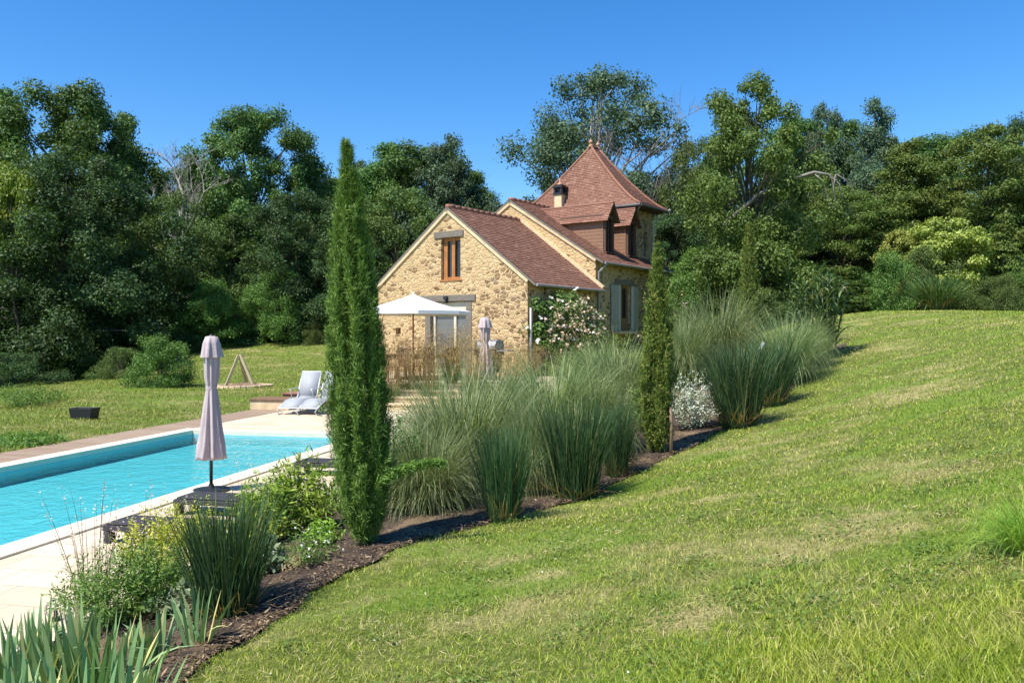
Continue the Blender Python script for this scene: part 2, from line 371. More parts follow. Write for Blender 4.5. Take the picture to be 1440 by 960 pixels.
def travertine():
    t = NT('travertine_paving'); o = t.obj()
    br = t.n('TexBrick'); t.l(o, br.inputs['Vector']); br.inputs['Scale'].default_value = 1.0
    br.inputs['Brick Width'].default_value = 0.6; br.inputs['Row Height'].default_value = 0.4; br.inputs['Mortar Size'].default_value = 0.006
    br.inputs['Color1'].default_value = (0.55, 0.44, 0.30, 1); br.inputs['Color2'].default_value = (0.68, 0.58, 0.43, 1); br.inputs['Mortar'].default_value = (0.34, 0.26, 0.16, 1)
    c = t.mix(t.maprange(t.noise(o, 3.5, 6, 0.65), 0.35, 0.7, 0, 0.55), br.outputs['Color'], (0.52, 0.41, 0.27))
    t.col(c); t.p.inputs['Roughness'].default_value = 0.75; t.bump(t.math('SUBTRACT', t.math('MULTIPLY', t.noise(o, 40, 4), 0.3), br.outputs['Fac']), 0.4, 0.004); return t.mat
M['travertine'] = travertine()
M['coping'] = plain('pale_coping_stone', (0.66, 0.58, 0.44), 0.7, 0.1, 4, bump=0.15)
def decking():
    t = NT('wood_decking'); o = t.obj()
    br = t.n('TexBrick'); t.l(o, br.inputs['Vector']); br.inputs['Scale'].default_value = 1.0
    br.inputs['Brick Width'].default_value = 2.4; br.inputs['Row Height'].default_value = 0.14; br.inputs['Mortar Size'].default_value = 0.006
    br.inputs['Color1'].default_value = (0.30, 0.205, 0.13, 1); br.inputs['Color2'].default_value = (0.38, 0.275, 0.185, 1); br.inputs['Mortar'].default_value = (0.05, 0.035, 0.025, 1)
    c = t.mix(t.maprange(t.noise(t.scaled(o, (1, 14, 1)), 3, 5), 0.4, 0.7, 0, 0.4), br.outputs['Color'], (0.22, 0.15, 0.10))
    t.col(c); t.p.inputs['Roughness'].default_value = 0.75; t.bump(t.math('SUBTRACT', 0.5, br.outputs['Fac']), 0.6, 0.01); return t.mat
M['decking'] = decking()
def liner():
    t = NT('pool_liner'); c = t.ramp(t.noise(t.pos(), 1.5, 3), [(0.3, (0.16, 0.56, 0.64)), (0.7, (0.20, 0.62, 0.69))])
    vo = t.n('TexVoronoi', feature='SMOOTH_F1'); vo.inputs['Scale'].default_value = 3.0
    t.col(c); t.p.inputs['Roughness'].default_value = 0.6; return t.mat
M['liner'] = liner()
def water():
    t = NT('pool_water'); p = t.pos()
    t.t.nodes.remove(t.p)
    h = t.math('ADD', t.noise(t.scaled(p, (1, 1, 1)), 3.0, 3, 0.6, 0.6), t.math('MULTIPLY', t.noise(p, 9, 2, 0.5, 0.4), 0.45))
    b = t.n('Bump'); b.inputs['Strength'].default_value = 0.5; b.inputs['Distance'].default_value = 0.06; t.l(h, b.inputs['Height'])
    gl = t.n('BsdfGlossy'); gl.inputs['Roughness'].default_value = 0.03; t.l(b.outputs[0], gl.inputs['Normal'])
    tr = t.n('BsdfTransparent'); tr.inputs['Color'].default_value = (0.66, 0.94, 0.965, 1)
    fr = t.n('Fresnel'); fr.inputs['IOR'].default_value = 1.33; t.l(b.outputs[0], fr.inputs['Normal'])
    mx = t.n('MixShader'); t.l(fr.outputs[0], mx.inputs[0]); t.l(tr.outputs[0], mx.inputs[1]); t.l(gl.outputs[0], mx.inputs[2])
    t.l(mx.outputs[0], t.out.inputs['Surface']); return t.mat
M['water'] = water()

# ------------------------------------------------------------------ pool frame and terrain
PA = np.array((-6.6, 16.9)); PQ = np.array((0.978, -0.21)); PQ = PQ / np.hypot(*PQ); PP = np.array((-PQ[1], PQ[0]))
POOL_RZ = math.atan2(PQ[1], PQ[0])
def pf(a, b): return PA + a * PQ + b * PP                    # pool frame -> world XY
def to_pf(X, Y):
    dx = np.asarray(X) - PA[0]; dy = np.asarray(Y) - PA[1]
    return dx * PQ[0] + dy * PQ[1], dx * PP[0] + dy * PP[1]
PW, PL = 3.7, 10.0
DA0, DA1, DB0, DB1 = -1.3, 5.95, -13.0, 5.3
TZ = 0.65                                                    # terrace level
STB = 6.2                                                    # top of the steps

ctrl = [(0, 0, .4), (2, 0, .8), (-2, 0, .05), (-1.9, 3, .09), (-1.7, 4.4, .13), (0, 3, .4), (1, 5, .52), (0, 5, .33), (-1.1, 6.8, .2),
        (-.2, 7.6, .23), (1, 9, .24), (1.6, 10.2, .3), (2.6, 11.5, .45), (3.73, 13, .66), (5.4, 15.5, 1.06), (7.6, 19, 1.66),
        (2.5, 4, .85), (5, 8, 1.2), (4, 7, 1.02), (8, 12, 1.75), (9, 18, 1.97), (10.9, 26, 2.62), (16, 26, 2.68), (14, 18, 2.45),
        (9, 5, 1.9), (15, 8, 2.5), (22, 26, 2.7), (25, 40, 2.8), (12, 34, 2.75), (20, 15, 2.7), (35, 25, 2.8), (15, -5, 2.3), (5, -6, 1.2),
        (0, 14, .25), (2, 16, .6), (4, 19, .95), (2.2, 20, .66), (5, 24, 1.15), (4.5, 28, 1.25), (7, 33, 1.7), (8, 28, 2.0),
        (-8.5, 22.5, .05), (-8, 25, .3), (-9, 27, .25), (-11.5, 27, .34), (-9.9, 19, .05), (-13, 13, -.15), (-18.8, 30, .02), (-18.4, 33, -.05),
        (-15.3, 42, 1.45), (-9.9, 42, 1.62), (-17.8, 36, .3), (-5, 40, 1.6), (0, 45, 1.9), (-30, 50, .4), (-15, 60, 2), (10, 60, 3),
        (-20, 20, -.4), (-20, 5, -.5), (-11, 3, -.25), (-8, -6, -.2), (-5, 33, .8), (-2.5, 28, .6)]
for b_ in (-11, -8, -5, -2, 1): ctrl.append((*pf(DA1 + .1, b_), 0.0))
for b_ in (-11, -7, -3, 1, 5): ctrl.append((*pf(DA0 - .1, b_), -.02))
ctrl = np.array(ctrl, float)
def _phi(r2): return np.where(r2 > 1e-9, r2 * np.log(np.maximum(r2, 1e-9)) * 0.5, 0)
_n = len(ctrl); _A = np.zeros((_n + 3, _n + 3))
_A[:_n, :_n] = _phi(((ctrl[:, None, :2] - ctrl[None, :, :2]) ** 2).sum(-1)) + np.eye(_n) * 0.05
_A[:_n, _n] = 1; _A[:_n, _n + 1:] = ctrl[:, :2]; _A[_n:, :_n] = _A[:_n, _n:].T
_w = np.linalg.solve(_A, np.r_[ctrl[:, 2], 0, 0, 0])
def zt(X, Y):
    X = np.asarray(X, float); Y = np.asarray(Y, float); sh = X.shape; x = X.ravel(); y = Y.ravel()
    out = np.empty(len(x))
    for i in range(0, len(x), 20000):
        xx = x[i:i + 20000]; yy = y[i:i + 20000]
        ph = _phi((xx[:, None] - ctrl[None, :, 0]) ** 2 + (yy[:, None] - ctrl[None, :, 1]) ** 2)
        out[i:i + 20000] = ph @ _w[:_n] + _w[_n] + _w[_n + 1] * xx + _w[_n + 2] * yy
    out = np.clip(out, -1.5, 3.4)
    d = np.hypot(x, y - 25); k = np.clip((d - 40) / 40, 0, 1); far = 1.4 + 1.4 * np.tanh(x / 40)
    out = out * (1 - k) + far * k
    out += 0.018 * np.sin(x * 1.9 + y * .7) * np.sin(y * 1.3 - x * .5)
    return out.reshape(sh)
_ys = np.concatenate([np.linspace(1.5, 12, 2000), np.linspace(12, 90, 4000)])
def gp(px, py):
    """where a sight line through photograph pixel (px, py) meets the terrain"""
    x = (px - 720) / FPX * _ys; zr = EYE - (py - 470) / FPX * _ys; z = zt(x, _ys)
    i = int(np.argmax(zr <= z)) if (zr <= z).any() else len(_ys) - 1
    return Vector((x[i], _ys[i], z[i]))
def at_depth(px, Y):
    X = (px - 720) / FPX * Y; return Vector((X, Y, float(zt(X, Y))))
def ztop(py, Y): return EYE + (470 - py) / FPX * Y

# bed between paving and lawn: lawn edge as X over Y
EY = np.array([1.5, 2.5, 4.4, 5.45, 6.8, 7.6, 9.0, 10.2, 11.5, 13.0, 15.5, 19.0, 22.0, 25.0])
EX = np.array([-2.3, -2.1, -1.78, -1.48, -.98, -.22, .86, 1.62, 2.6, 3.73, 5.4, 7.75, 9.3, 10.6])
def bed_r(Y): return np.interp(Y, EY, EX) + 0.05 * np.sin(Y * 5.1) + 0.03 * np.sin(Y * 13)
def bed_l(Y):
    b = (np.asarray(Y) - PA[1] - DA1 * PQ[1]) / PP[1]; return PA[0] + DA1 * PQ[0] + b * PP[0]

terr_poly = [pf(.6, STB), pf(7.2, STB), np.array((2.6, 25.2)), np.array((1.2, 26.8)), np.array((-4.7, 31.0)), np.array((-5.3, 30.4)), np.array((-6.0, 27.5))]
def in_poly(X, Y, poly):
    ins = np.zeros(X.shape, bool); n = len(poly)
    for i in range(n):
        x0, y0 = poly[i]; x1, y1 = poly[(i + 1) % n]
        c = ((y0 > Y) != (y1 > Y)) & (X < (x1 - x0) * (Y - y0) / ((y1 - y0) if abs(y1 - y0) > 1e-9 else 1e-9) + x0); ins ^= c
    return ins
def axis(parts):
    a = []
    for s, e, d in parts: a += list(np.arange(s, e - 1e-6, d))
    return np.array(a + [parts[-1][1]])
gx = axis([(-600, -200, 100), (-200, -60, 20), (-60, -22, 1.5), (-22, -9, .5), (-9, 9, .18), (9, 20, .4), (20, 60, 2), (60, 200, 20), (200, 600, 100)])
gy = axis([(-200, -20, 30), (-20, 0, 1.5), (0, 24, .18), (24, 36, .4), (36, 66, 1), (66, 200, 16), (200, 900, 100)])
GX, GY = np.meshgrid(gx, gy); GZ = zt(GX, GY)
a_, b_ = to_pf(GX, GY)
near = (a_ > DA0 - .15) & (a_ < DA1 + .15) & (b_ > DB0 - .15) & (b_ < 9)
GZ = np.where(near & (b_ < DB1 + .3), np.minimum(GZ, -.03), GZ)
GZ = np.where((a_ > DA0 + .3) & (a_ < DA1 - .3) & (b_ > DB0 + .3) & (b_ < DB1 + .2), -3.0, GZ)
GZ = np.where(in_poly(GX, GY, terr_poly) | ((a_ > -.6) & (a_ < DA1) & (b_ > 5) & (b_ < 7)), np.minimum(GZ, .2), GZ)
ny, nx = GX.shape
idx = np.arange(nx * ny).reshape(ny, nx)
fq = np.stack([idx[:-1, :-1], idx[:-1, 1:], idx[1:, 1:], idx[1:, :-1]], -1).reshape(-1, 4)
g = link('ground', mesh_np('ground', np.stack([GX, GY, GZ], -1).reshape(-1, 3), fq, M['turf'], smooth=True)); tag(g, kind='structure')

# bed soil sheet
ny = 260; nx = 50
Y1 = np.linspace(1.5, 19.7, ny); T1 = np.linspace(0, 1, nx)
BY, BT = np.meshgrid(Y1, T1, indexing='ij')
XL = bed_l(BY) - 0.0; XR = bed_r(BY)
BX = XL + (XR - XL) * BT
rg = np.random.default_rng(3)
BZ = zt(BX, BY) + 0.03 * np.minimum(1, np.minimum(BT, 1 - BT) * 12) + rg.normal(0, .008, BX.shape) + .012
BZ = np.where(BT < 0.02, np.maximum(BZ - .02, -.02), BZ)
idx = np.arange(nx * ny).reshape(ny, nx)
fq = np.stack([idx[:-1, :-1], idx[:-1, 1:], idx[1:, 1:], idx[1:, :-1]], -1).reshape(-1, 4)
bed = link('flower_bed_soil', mesh_np('bed', np.stack([BX, BY, BZ], -1).reshape(-1, 3), fq, M['soil'], smooth=True)); tag(bed, kind='structure')
def zbed(x, y): return float(zt(x, y)) + .03

# ------------------------------------------------------------------ pool and paving
def slab(name, rects, z0, z1, mat):
    mb = MB()
    for (a0, a1, b0, b1) in rects: mb.box(((a0 + a1) / 2, (b0 + b1) / 2, (z0 + z1) / 2), (a1 - a0, b1 - b0, z1 - z0))
    o = mb.build(name, mat, None, loc=(PA[0], PA[1], 0), rz=POOL_RZ); return tag(o, kind='structure')
cw = .33
slab('pool_paving', [(PW + cw + .004, DA1, DB0, DB1), (-cw, PW + cw, cw + .004, DB1), (DA0, PW + cw, DB0, -PL - cw - .004)], -.35, 0, M['travertine'])
slab('wood_deck_strip', [(DA0, -cw - .004, -PL - cw, DB1)], -.35, .006, M['decking'])
slab('pool_coping', [(-cw, .0, -PL - cw, cw), (PW, PW + cw, -PL - cw, cw), (.002, PW - .002, 0, cw), (.002, PW - .002, -PL - cw, -PL)], -.06, .022, M['coping'])
pb = MB()
def inner(a0, a1, b0, b1, z0, z1):
    P_ = lambda a, b, z: (a, b, z)
    pb.add([P_(a0, b0, z0), P_(a1, b0, z0), P_(a1, b1, z0), P_(a0, b1, z0), P_(a0, b0, z1), P_(a1, b0, z1), P_(a1, b1, z1), P_(a0, b1, z1)],
           [(0, 1, 2, 3), (0, 4, 5, 1), (1, 5, 6, 2), (2, 6, 7, 3), (3, 7, 4, 0)])
inner(0.003, PW - .003, -PL + .003, -.003, -.26, -.058)

tag(pb.build('pool_basin', M['liner'], None, loc=(PA[0], PA[1], 0), rz=POOL_RZ), kind='structure')
wm = MB(); wm.add([(0.004, -PL + .004, 0), (PW - .004, -PL + .004, 0), (PW - .004, -.004, 0), (.004, -.004, 0)], [(0, 1, 2, 3)])
tag(wm.build('water', M['water'], None, loc=(PA[0], PA[1], -.064), rz=POOL_RZ), kind='structure')
# terrace and steps
tm = MB(); tm.prism([tuple(p) for p in terr_poly], -.1, TZ)
tag(tm.build('terrace_paving', M['travertine']), kind='structure')
sm = MB()
rz_ = TZ / 4
for i in range(3):
    b0 = DB1 + .3 * i; sm.box(((.1 + DA1) / 2, (b0 + STB) / 2, rz_ * (i + 1) / 2 - .05), (DA1 - .1, STB - b0 - .002 * i, rz_ * (i + 1) + .1))
for i in range(4):   # projecting nosings
    b0 = DB1 + .3 * i; sm.box(((.1 + DA1) / 2, b0 + .14, rz_ * (i + 1) - .012), (DA1 - .06, .34, .05))
tag(sm.build('garden_steps', M['limestone'], None, loc=(PA[0], PA[1], 0), rz=POOL_RZ, bevel=.006), 'pale limestone steps rising from the pool paving to the terrace', 'steps')
# low timber topped step at the left end of the steps
e = empty('low_platform', (*pf(-.85, 5.05), 0), POOL_RZ, 'low stone block step with a brown timber top left of the pool steps', 'step')
MB().box((0, 0, .12), (1.1, .7, .24)).build('stone_block', M['limestone'], e, bevel=.01)
MB().box((0, 0, .268), (1.16, .76, .05)).build('timber_top', M['teak'], e, bevel=.006)
e = empty('upper_step', (*pf(-.1, 5.6), .0), POOL_RZ, 'small brown timber step beside the grey recliner, above the low platform', 'step')
MB().box((-.45, .1, .18), (.6, .5, .36)).build('riser', M['teak'], e, bevel=.008)
MB().box((-.45, .1, .38), (.66, .56, .04)).build('tread', M['ridge'], e, bevel=.006)

# ------------------------------------------------------------------ the house (local x along the gable, y receding, z up)
H = empty('stone_house', (0.4974, 26.0, 0), R(-35.82), 'honey coloured rubble stone house with brown tiled roofs and a square pavilion tower', 'house')

def wall_mesh(P, x0, x1, top, openings, zb, reveal=.28):
    """front skin of a wall with openings (x0,x1,z0,z1) and their reveals; P(x,z,depth)->local point; top: list of (x,z)"""
    mb = MB()
    tx = [p[0] for p in top]; tz = [p[1] for p in top]
    zt_ = lambda x: float(np.interp(x, tx, tz))
    xs = sorted({x0, x1, *[p[0] for p in top if x0 < p[0] < x1], *[o[0] for o in openings], *[o[1] for o in openings]})
    for a, b in zip(xs[:-1], xs[1:]):
        ops = sorted([o for o in openings if o[0] <= a + 1e-6 and o[1] >= b - 1e-6], key=lambda o: o[2])
        z = zb
        for o in ops:
            if o[2] > z: mb.add([P(a, z, 0), P(b, z, 0), P(b, o[2], 0), P(a, o[2], 0)], [(0, 1, 2, 3)])
            z = o[3]
        mb.add([P(a, z, 0), P(b, z, 0), P(b, zt_(b), 0), P(a, zt_(a), 0)], [(0, 1, 2, 3)])
    for (a, b, z0, z1) in openings:
        q = [(a, z0), (b, z0), (b, z1), (a, z1)]
        for i in range(4):
            p, r = q[i], q[(i + 1) % 4]
            mb.add([P(*p, 0), P(*r, 0), P(*r, reveal), P(*p, reveal)], [(0, 1, 2, 3)])
    return mb

WW, WE, WR = -6.65, 3.86, 6.36          # wing: left x, eave z, ridge z
WX = WW / 2
ML = 4.3                                 # y of the main gable
MX, ME, MR = -3.8, 4.82, 7.22            # main ridge x, eave z, ridge z
ME_END = 10.0
TY0, TY1, TX0, TX1 = 8.2, 9.72, -5.6, -.42    # tower walls
TE = 7.15
up_win = (-3.62, -2.76, 3.86, 5.30); fr_door = (-4.34, -2.27, .66, 3.12); vent = (-5.76, -5.52, 2.02, 2.24)
front = lambda x, z, d: (x, d, z)
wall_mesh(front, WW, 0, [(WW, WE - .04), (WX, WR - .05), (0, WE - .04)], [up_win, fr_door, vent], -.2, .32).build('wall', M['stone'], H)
# wing side wall under the eave, with the plank door
side = lambda x0: (lambda y, z, d: (x0 - d, y, z))
wall_mesh(side(-.02), 0, ML, [(0, WE - .12), (ML, WE - .12)], [(.75, 1.75, .3, 2.75)], -.2, .25).build('wall', M['stone'], H)
wall_mesh(lambda y, z, d: (WW + d, y, z), 0, ML, [(0, WE - .12), (ML, WE - .12)], [], -.2).build('wall', M['stone'], H)
# main gable and side walls
wall_mesh(lambda x, z, d: (x, ML + d, z), MX * 2, 0, [(2 * MX, ME - .05), (MX, MR - .05), (0, ME - .05)], [], -.2).build('wall', M['stone_pale'], H)
side_win = (5.95, 6.95, 2.12, 3.86)
wall_mesh(side(0), ML, ME_END, [(ML, ME - .13), (ME_END, ME - .13)], [side_win], -.2, .25).build('wall', M['stone_ochre'], H)
wall_mesh(lambda y, z, d: (2 * MX + d, y, z), ML, ME_END, [(ML, ME - .13), (ME_END, ME - .13)], [], -.2).build('wall', M['stone_ochre'], H)
wall_mesh(lambda x, z, d: (x, ME_END - d, z), MX * 2, 0, [(2 * MX, ME - .1), (MX, MR - .1), (0, ME - .1)], [], -.2).build('wall', M['stone_ochre'], H)
# tower walls
tw = MB()
tw.add([(TX0, TY0, 4), (TX1, TY0, 4), (TX1, TY0, TE + .1), (TX0, TY0, TE + .1)], [(0, 1, 2, 3)])
tw.add([(TX0, TY0, 4), (TX0, TY1, 0), (TX0, TY1, TE + .1), (TX0, TY0, TE + .1)], [(0, 1, 2, 3)])
tw.add([(TX0, TY1, 0), (TX1, TY1, 0), (TX1, TY1, TE + .1), (TX0, TY1, TE + .1)], [(0, 1, 2, 3)])
b = len(tw.v)
sw = wall_mesh(side(TX1), TY0, TY1, [(TY0, TE + .1), (TY1, TE + .1)], [(8.95, 9.31, 5.2, 6.2)], 3.5, .16); tw.add(sw.v, sw.f)
tw.build('tower_wall', M['stone_ochre'], H)
MB().box((TX1 - .12, 9.13, 5.7), (.06, .34, .98)).build('tower_shutter', M['oldoak'], H)

# roofs: every tile its own little slab, courses overlapping
def tiles(rows, tw_=.17, lift=.030, seed=0, skip=None):
    """rows: list of (left, right) points from eave to top"""
    r = np.random.default_rng(seed); V = []; F = []
    for i in range(len(rows) - 1):
        L0, R0 = np.array(rows[i][0]), np.array(rows[i][1]); L1, R1 = np.array(rows[i + 1][0]), np.array(rows[i + 1][1])
        w = max(np.linalg.norm(R0 - L0), .01); n = max(1, int(round(w / tw_)))
        cut = np.clip((np.arange(n + 2) - (.5 if i % 2 else 0)) / n, 0, 1); cut = np.unique(cut)
        nrm = np.cross(R0 - L0, (L1 + R1) / 2 - (L0 + R0) / 2); ln = np.linalg.norm(nrm)
        if ln < 1e-9: continue
        nrm = nrm / ln; dn = (L1 + R1 - L0 - R0) / 2; dn = dn / max(np.linalg.norm(dn), 1e-6)
        for a, c in zip(cut[:-1], cut[1:]):
            g_ = .004 / w
            a2, c2 = a + g_, c - g_; jl = lift * (1 + r.normal(0, .10)); jd = r.normal(0, .003); tilt = r.normal(0, .0015)
            p = [L0 + (R0 - L0) * a2 - dn * (.035 + jd), L0 + (R0 - L0) * c2 - dn * (.035 + jd), L1 + (R1 - L1) * c2, L1 + (R1 - L1) * a2]
            b = len(V)
            V += [p[0] + nrm * (jl + tilt), p[1] + nrm * (jl - tilt), p[2] + nrm * .008, p[3] + nrm * .008, p[0], p[1]]
            F += [(b, b + 1, b + 2, b + 3), (b + 4, b + 5, b + 1, b)]
    return V, F
def slope(p00, p01, p10, p11, course=.125):
    p00, p01, p10, p11 = map(np.array, (p00, p01, p10, p11)); n = max(2, int(np.linalg.norm((p10 + p11 - p00 - p01) / 2) / course))
    return [(p00 + (p10 - p00) * k / n, p01 + (p11 - p01) * k / n) for k in range(n + 1)]
def under(mb, pts, t=.07):
    P0 = [Vector(p) for p in pts]; nrm = (P0[1] - P0[0]).cross(P0[2] - P0[0]).normalized()
    P1 = [p - nrm * t for p in P0]; n = len(P0)
    mb.add(P0 + P1, [tuple(range(n)), tuple(range(n, 2 * n))[::-1]] + [(i, n + i, n + (i + 1) % n, (i + 1) % n) for i in range(n)], 1)
def roof(name, patches, seed):
    mb = MB()
    for k, (a, b, c, d) in enumerate(patches):
        V, F = tiles(slope(a, b, d, c), seed=seed + k); mb.add(V, F); under(mb, [Vector(a), Vector(b), Vector(c), Vector(d)])
    return mb
ov = .36; sl = (WR - WE) / -WX
ez = WE - ov * sl
wy0 = -.06
r1 = roof('roof', [((ov, wy0, ez), (ov, ML - .01, ez), (WX, ML - .01, WR), (WX, wy0, WR)),
                   ((WW - ov, ML - .01, ez), (WW - ov, wy0, ez), (WX, wy0, WR), (WX, ML - .01, WR))], 11).build('roof', [M['tile'], M['oldoak']], H)
rb = MB()
for i in range(13):
    y = wy0 + .02 + i * .335; rb.tube([(WX, y, WR + .0), (WX, y + .36, WR + .012)], [.085, .10], 10)
rb.build('ridge_cap', M['ridge'], r1, smooth=True)
ms = (MR - ME) / -MX; mez = ME - ov * ms
rm = roof('roof', [((ov, ML - .06, mez), (ov, ME_END + .1, mez), (MX, ME_END + .1, MR), (MX, ML - .06, MR)),
                   ((2 * MX - ov, ME_END + .1, mez), (2 * MX - ov, ML - .06, mez), (MX, ML - .06, MR), (MX, ME_END + .1, MR))], 21).build('roof', [M['tile'], M['oldoak']], H)
rb = MB()
for i in range(13):
    y = ML - .04 + i * .335; rb.tube([(MX, y, MR), (MX, y + .36, MR + .012)], [.085, .10], 10)
rb.build('ridge_cap', M['ridge'], rm, smooth=True)
# pale bands along the gable rakes
vb = MB()
def rake(y, pa, pb, w=.115, t=.05):
    a = Vector((pa[0], y, pa[1])); b = Vector((pb[0], y, pb[1])); d = (b - a).normalized(); n = Vector((-d.z, 0, d.x));
    if n.z < 0: n = -n
    vs = [a, b, b - n * w, a - n * w]; vs = vs + [p + Vector((0, -t, 0)) for p in vs]
    vb.add(vs, [(0, 1, 2, 3), (7, 6, 5, 4), (0, 4, 5, 1), (1, 5, 6, 2), (2, 6, 7, 3), (3, 7, 4, 0)])
rake(-.003, (WX, WR - .07), (.06, WE - .12)); rake(-.003, (WX, WR - .07), (WW - .06, WE - .12))
rake(ML - .003, (MX, MR - .07), (.06, ME - .10)); rake(ML - .003, (MX, MR - .07), (2 * MX - .06, ME - .10))
# mortar flashing where the wing roof meets the main gable
vb.bar((WX, ML - .06, WR + .06), (ov, ML - .06, ez + .08), .12, .10, up=(0, 0, 1))
vb.bar((WX, ML - .06, WR + .06), (WW - ov, ML - .06, ez + .08), .12, .10, up=(0, 0, 1))
vb.build('verge', M['limestone'], H)

# tower roof: concave pavilion
AX, AY0, AY1, AZ = -2.80, 8.75, 9.35, 9.96
ev = .48
def ring(k):
    """k 0 eave .. 1 apex, flared"""
    z = TE + (AZ - TE) * (k ** 1.28)
    L = lambda a, b: a + (b - a) * k
    return [Vector((L(TX0 - ev, AX), L(TY0 - ev, AY0), z)), Vector((L(TX1 + ev, AX), L(TY0 - ev, AY0), z)),
            Vector((L(TX1 + ev, AX), L(TY1 + ev, AY1), z)), Vector((L(TX0 - ev, AX), L(TY1 + ev, AY1), z))]
tr_ = MB(); NR = 40
rings = [ring(k / NR) for k in range(NR + 1)]
for s_ in range(4):
    V, F = tiles([(rg_[s_], rg_[(s_ + 1) % 4]) for rg_ in rings], seed=40 + s_); tr_.add(V, F)
for k in range(NR):
    lo = [p - Vector((0, 0, .03)) for p in rings[k]]; hi = [p - Vector((0, 0, .03)) for p in rings[k + 1]]
    tr_.add(lo + hi, [(i, (i + 1) % 4, 4 + (i + 1) % 4, 4 + i) for i in range(4)], 1)
tr_.add([rings[0][0], rings[0][1], rings[0][2], rings[0][3]], [(3, 2, 1, 0)], 1)
trf = tr_.build('tower_roof', [M['tile'], M['barn']], H)
hb = MB()
for s_ in range(4): hb.tube([rg_[s_] + Vector((0, 0, .02)) for rg_ in rings[::4]], .06, 8)
hb.tube([(AX, AY0, AZ + .02), (AX, AY1, AZ + .02)], .075, 8)
hb.build('hip_cap', M['ridge'], trf, smooth=True)
for y in (AY0, AY1):
    MB().lathe([(.10, -.05), (.11, .04), (.06, .08), (.05, .13), (.085, .16), (.095, .20), (.07, .24), (.03, .27), (.035, .30), (.004, .34)], 14, (AX, y, AZ)).build('finial', M['terracotta'], trf, smooth=True)
gt = MB()
e0 = rings[0]
for i in (0, 1): gt.tube([e0[i] + Vector((0, 0, -.03)), e0[i + 1] + Vector((0, 0, -.03))], .065, 8)
gt.build('gutter', M['dark_zinc'], trf)
for k in range(9):
    y = TY0 - .2 + k * (TY1 - TY0 + .4) / 8; MB().box((TX1 + .19, y, TE - .09), (.44, .07, .11)).build('rafter_tail', M['barn'], trf)
for k in range(18):
    x = TX0 + k * (TX1 - TX0) / 17; MB().box((x, TY0 - .19, TE - .09), (.07, .44, .11)).build('rafter_tail', M['barn'], trf)
# gutters and downpipes
gb = MB(); gb.tube([(ov + .04, wy0, ez - .03), (ov + .04, ML - .05, ez - .045)], .045, 8); gb.build('gutter', M['zinc'], H); gb = MB(); gb.tube([(ov + .05, ML - .03, mez - .03), (ov + .05, ME_END + .1, mez - .05)], .05, 8)
gb.build('gutter', M['zinc'], H)
db = MB(); db.tube([(ov + .05, ML + .12, mez - .05), (.07, ML + .12, mez - .35), (.07, ML + .12, 3.4), (.07, ML + .12, .8)], .045, 8)
db.build('downpipe', M['zinc'], H, smooth=True); db = MB()
db.tube([(.07, .08, 2.85), (.07, .08, .6)], .05, 8)
db.build('downpipe', M['zinc'], H, smooth=True); db = MB()
db.tube([(TX1 + .34, TY0 - .28, TE - .05), (TX1 + .06, TY0 - .03, TE - .35), (TX1 + .06, TY0 - .03, 5.25)], .04, 8)
db.build('downpipe', M['zinc'], H, smooth=True)
cu = MB(); cu.tube([(TX1 + ev, TY1 + ev, TE - .03), (TX1 + ev + .12, TY1 + ev, TE + .06)], .04, 6); cu.tube([(TX1 + ev, TY1 + ev - .05, TE - .06), (TX1 + .05, TY1 + .02, TE - .5), (TX1 + .05, TY1 + .02, 5.4)], .035, 6)
cu.build('downpipe', M['alu'], H)

# chimney on the main ridge in front of the tower
cx_, cyy = -3.80, 7.9
ch = MB().box((cx_, cyy, 7.42), (.36, .36, .95)).build('chimney', M['limestone'], H, bevel=.01)
cc = MB().box((cx_, cyy, 7.93), (.46, .46, .07))
for sx in (-1, 1):
    for sy in (-1, 1): cc.box((cx_ + sx * .16, cyy + sy * .16, 8.07), (.09, .09, .22))
cc.box((cx_, cyy, 8.06), (.24, .24, .2)); cc.box((cx_, cyy, 8.21), (.5, .5, .06)); cc.box((cx_, cyy, 8.27), (.36, .36, .07))
cc.build('chimney_cap', M['black'], ch)
MB().lathe([(.12, 0), (.10, .06), (.05, .12), (.045, .18), (.05, .22), (.02, .30), (.003, .33)], 12, (cx_, cyy, 8.30)).build('finial', M['terracotta'], ch, smooth=True)

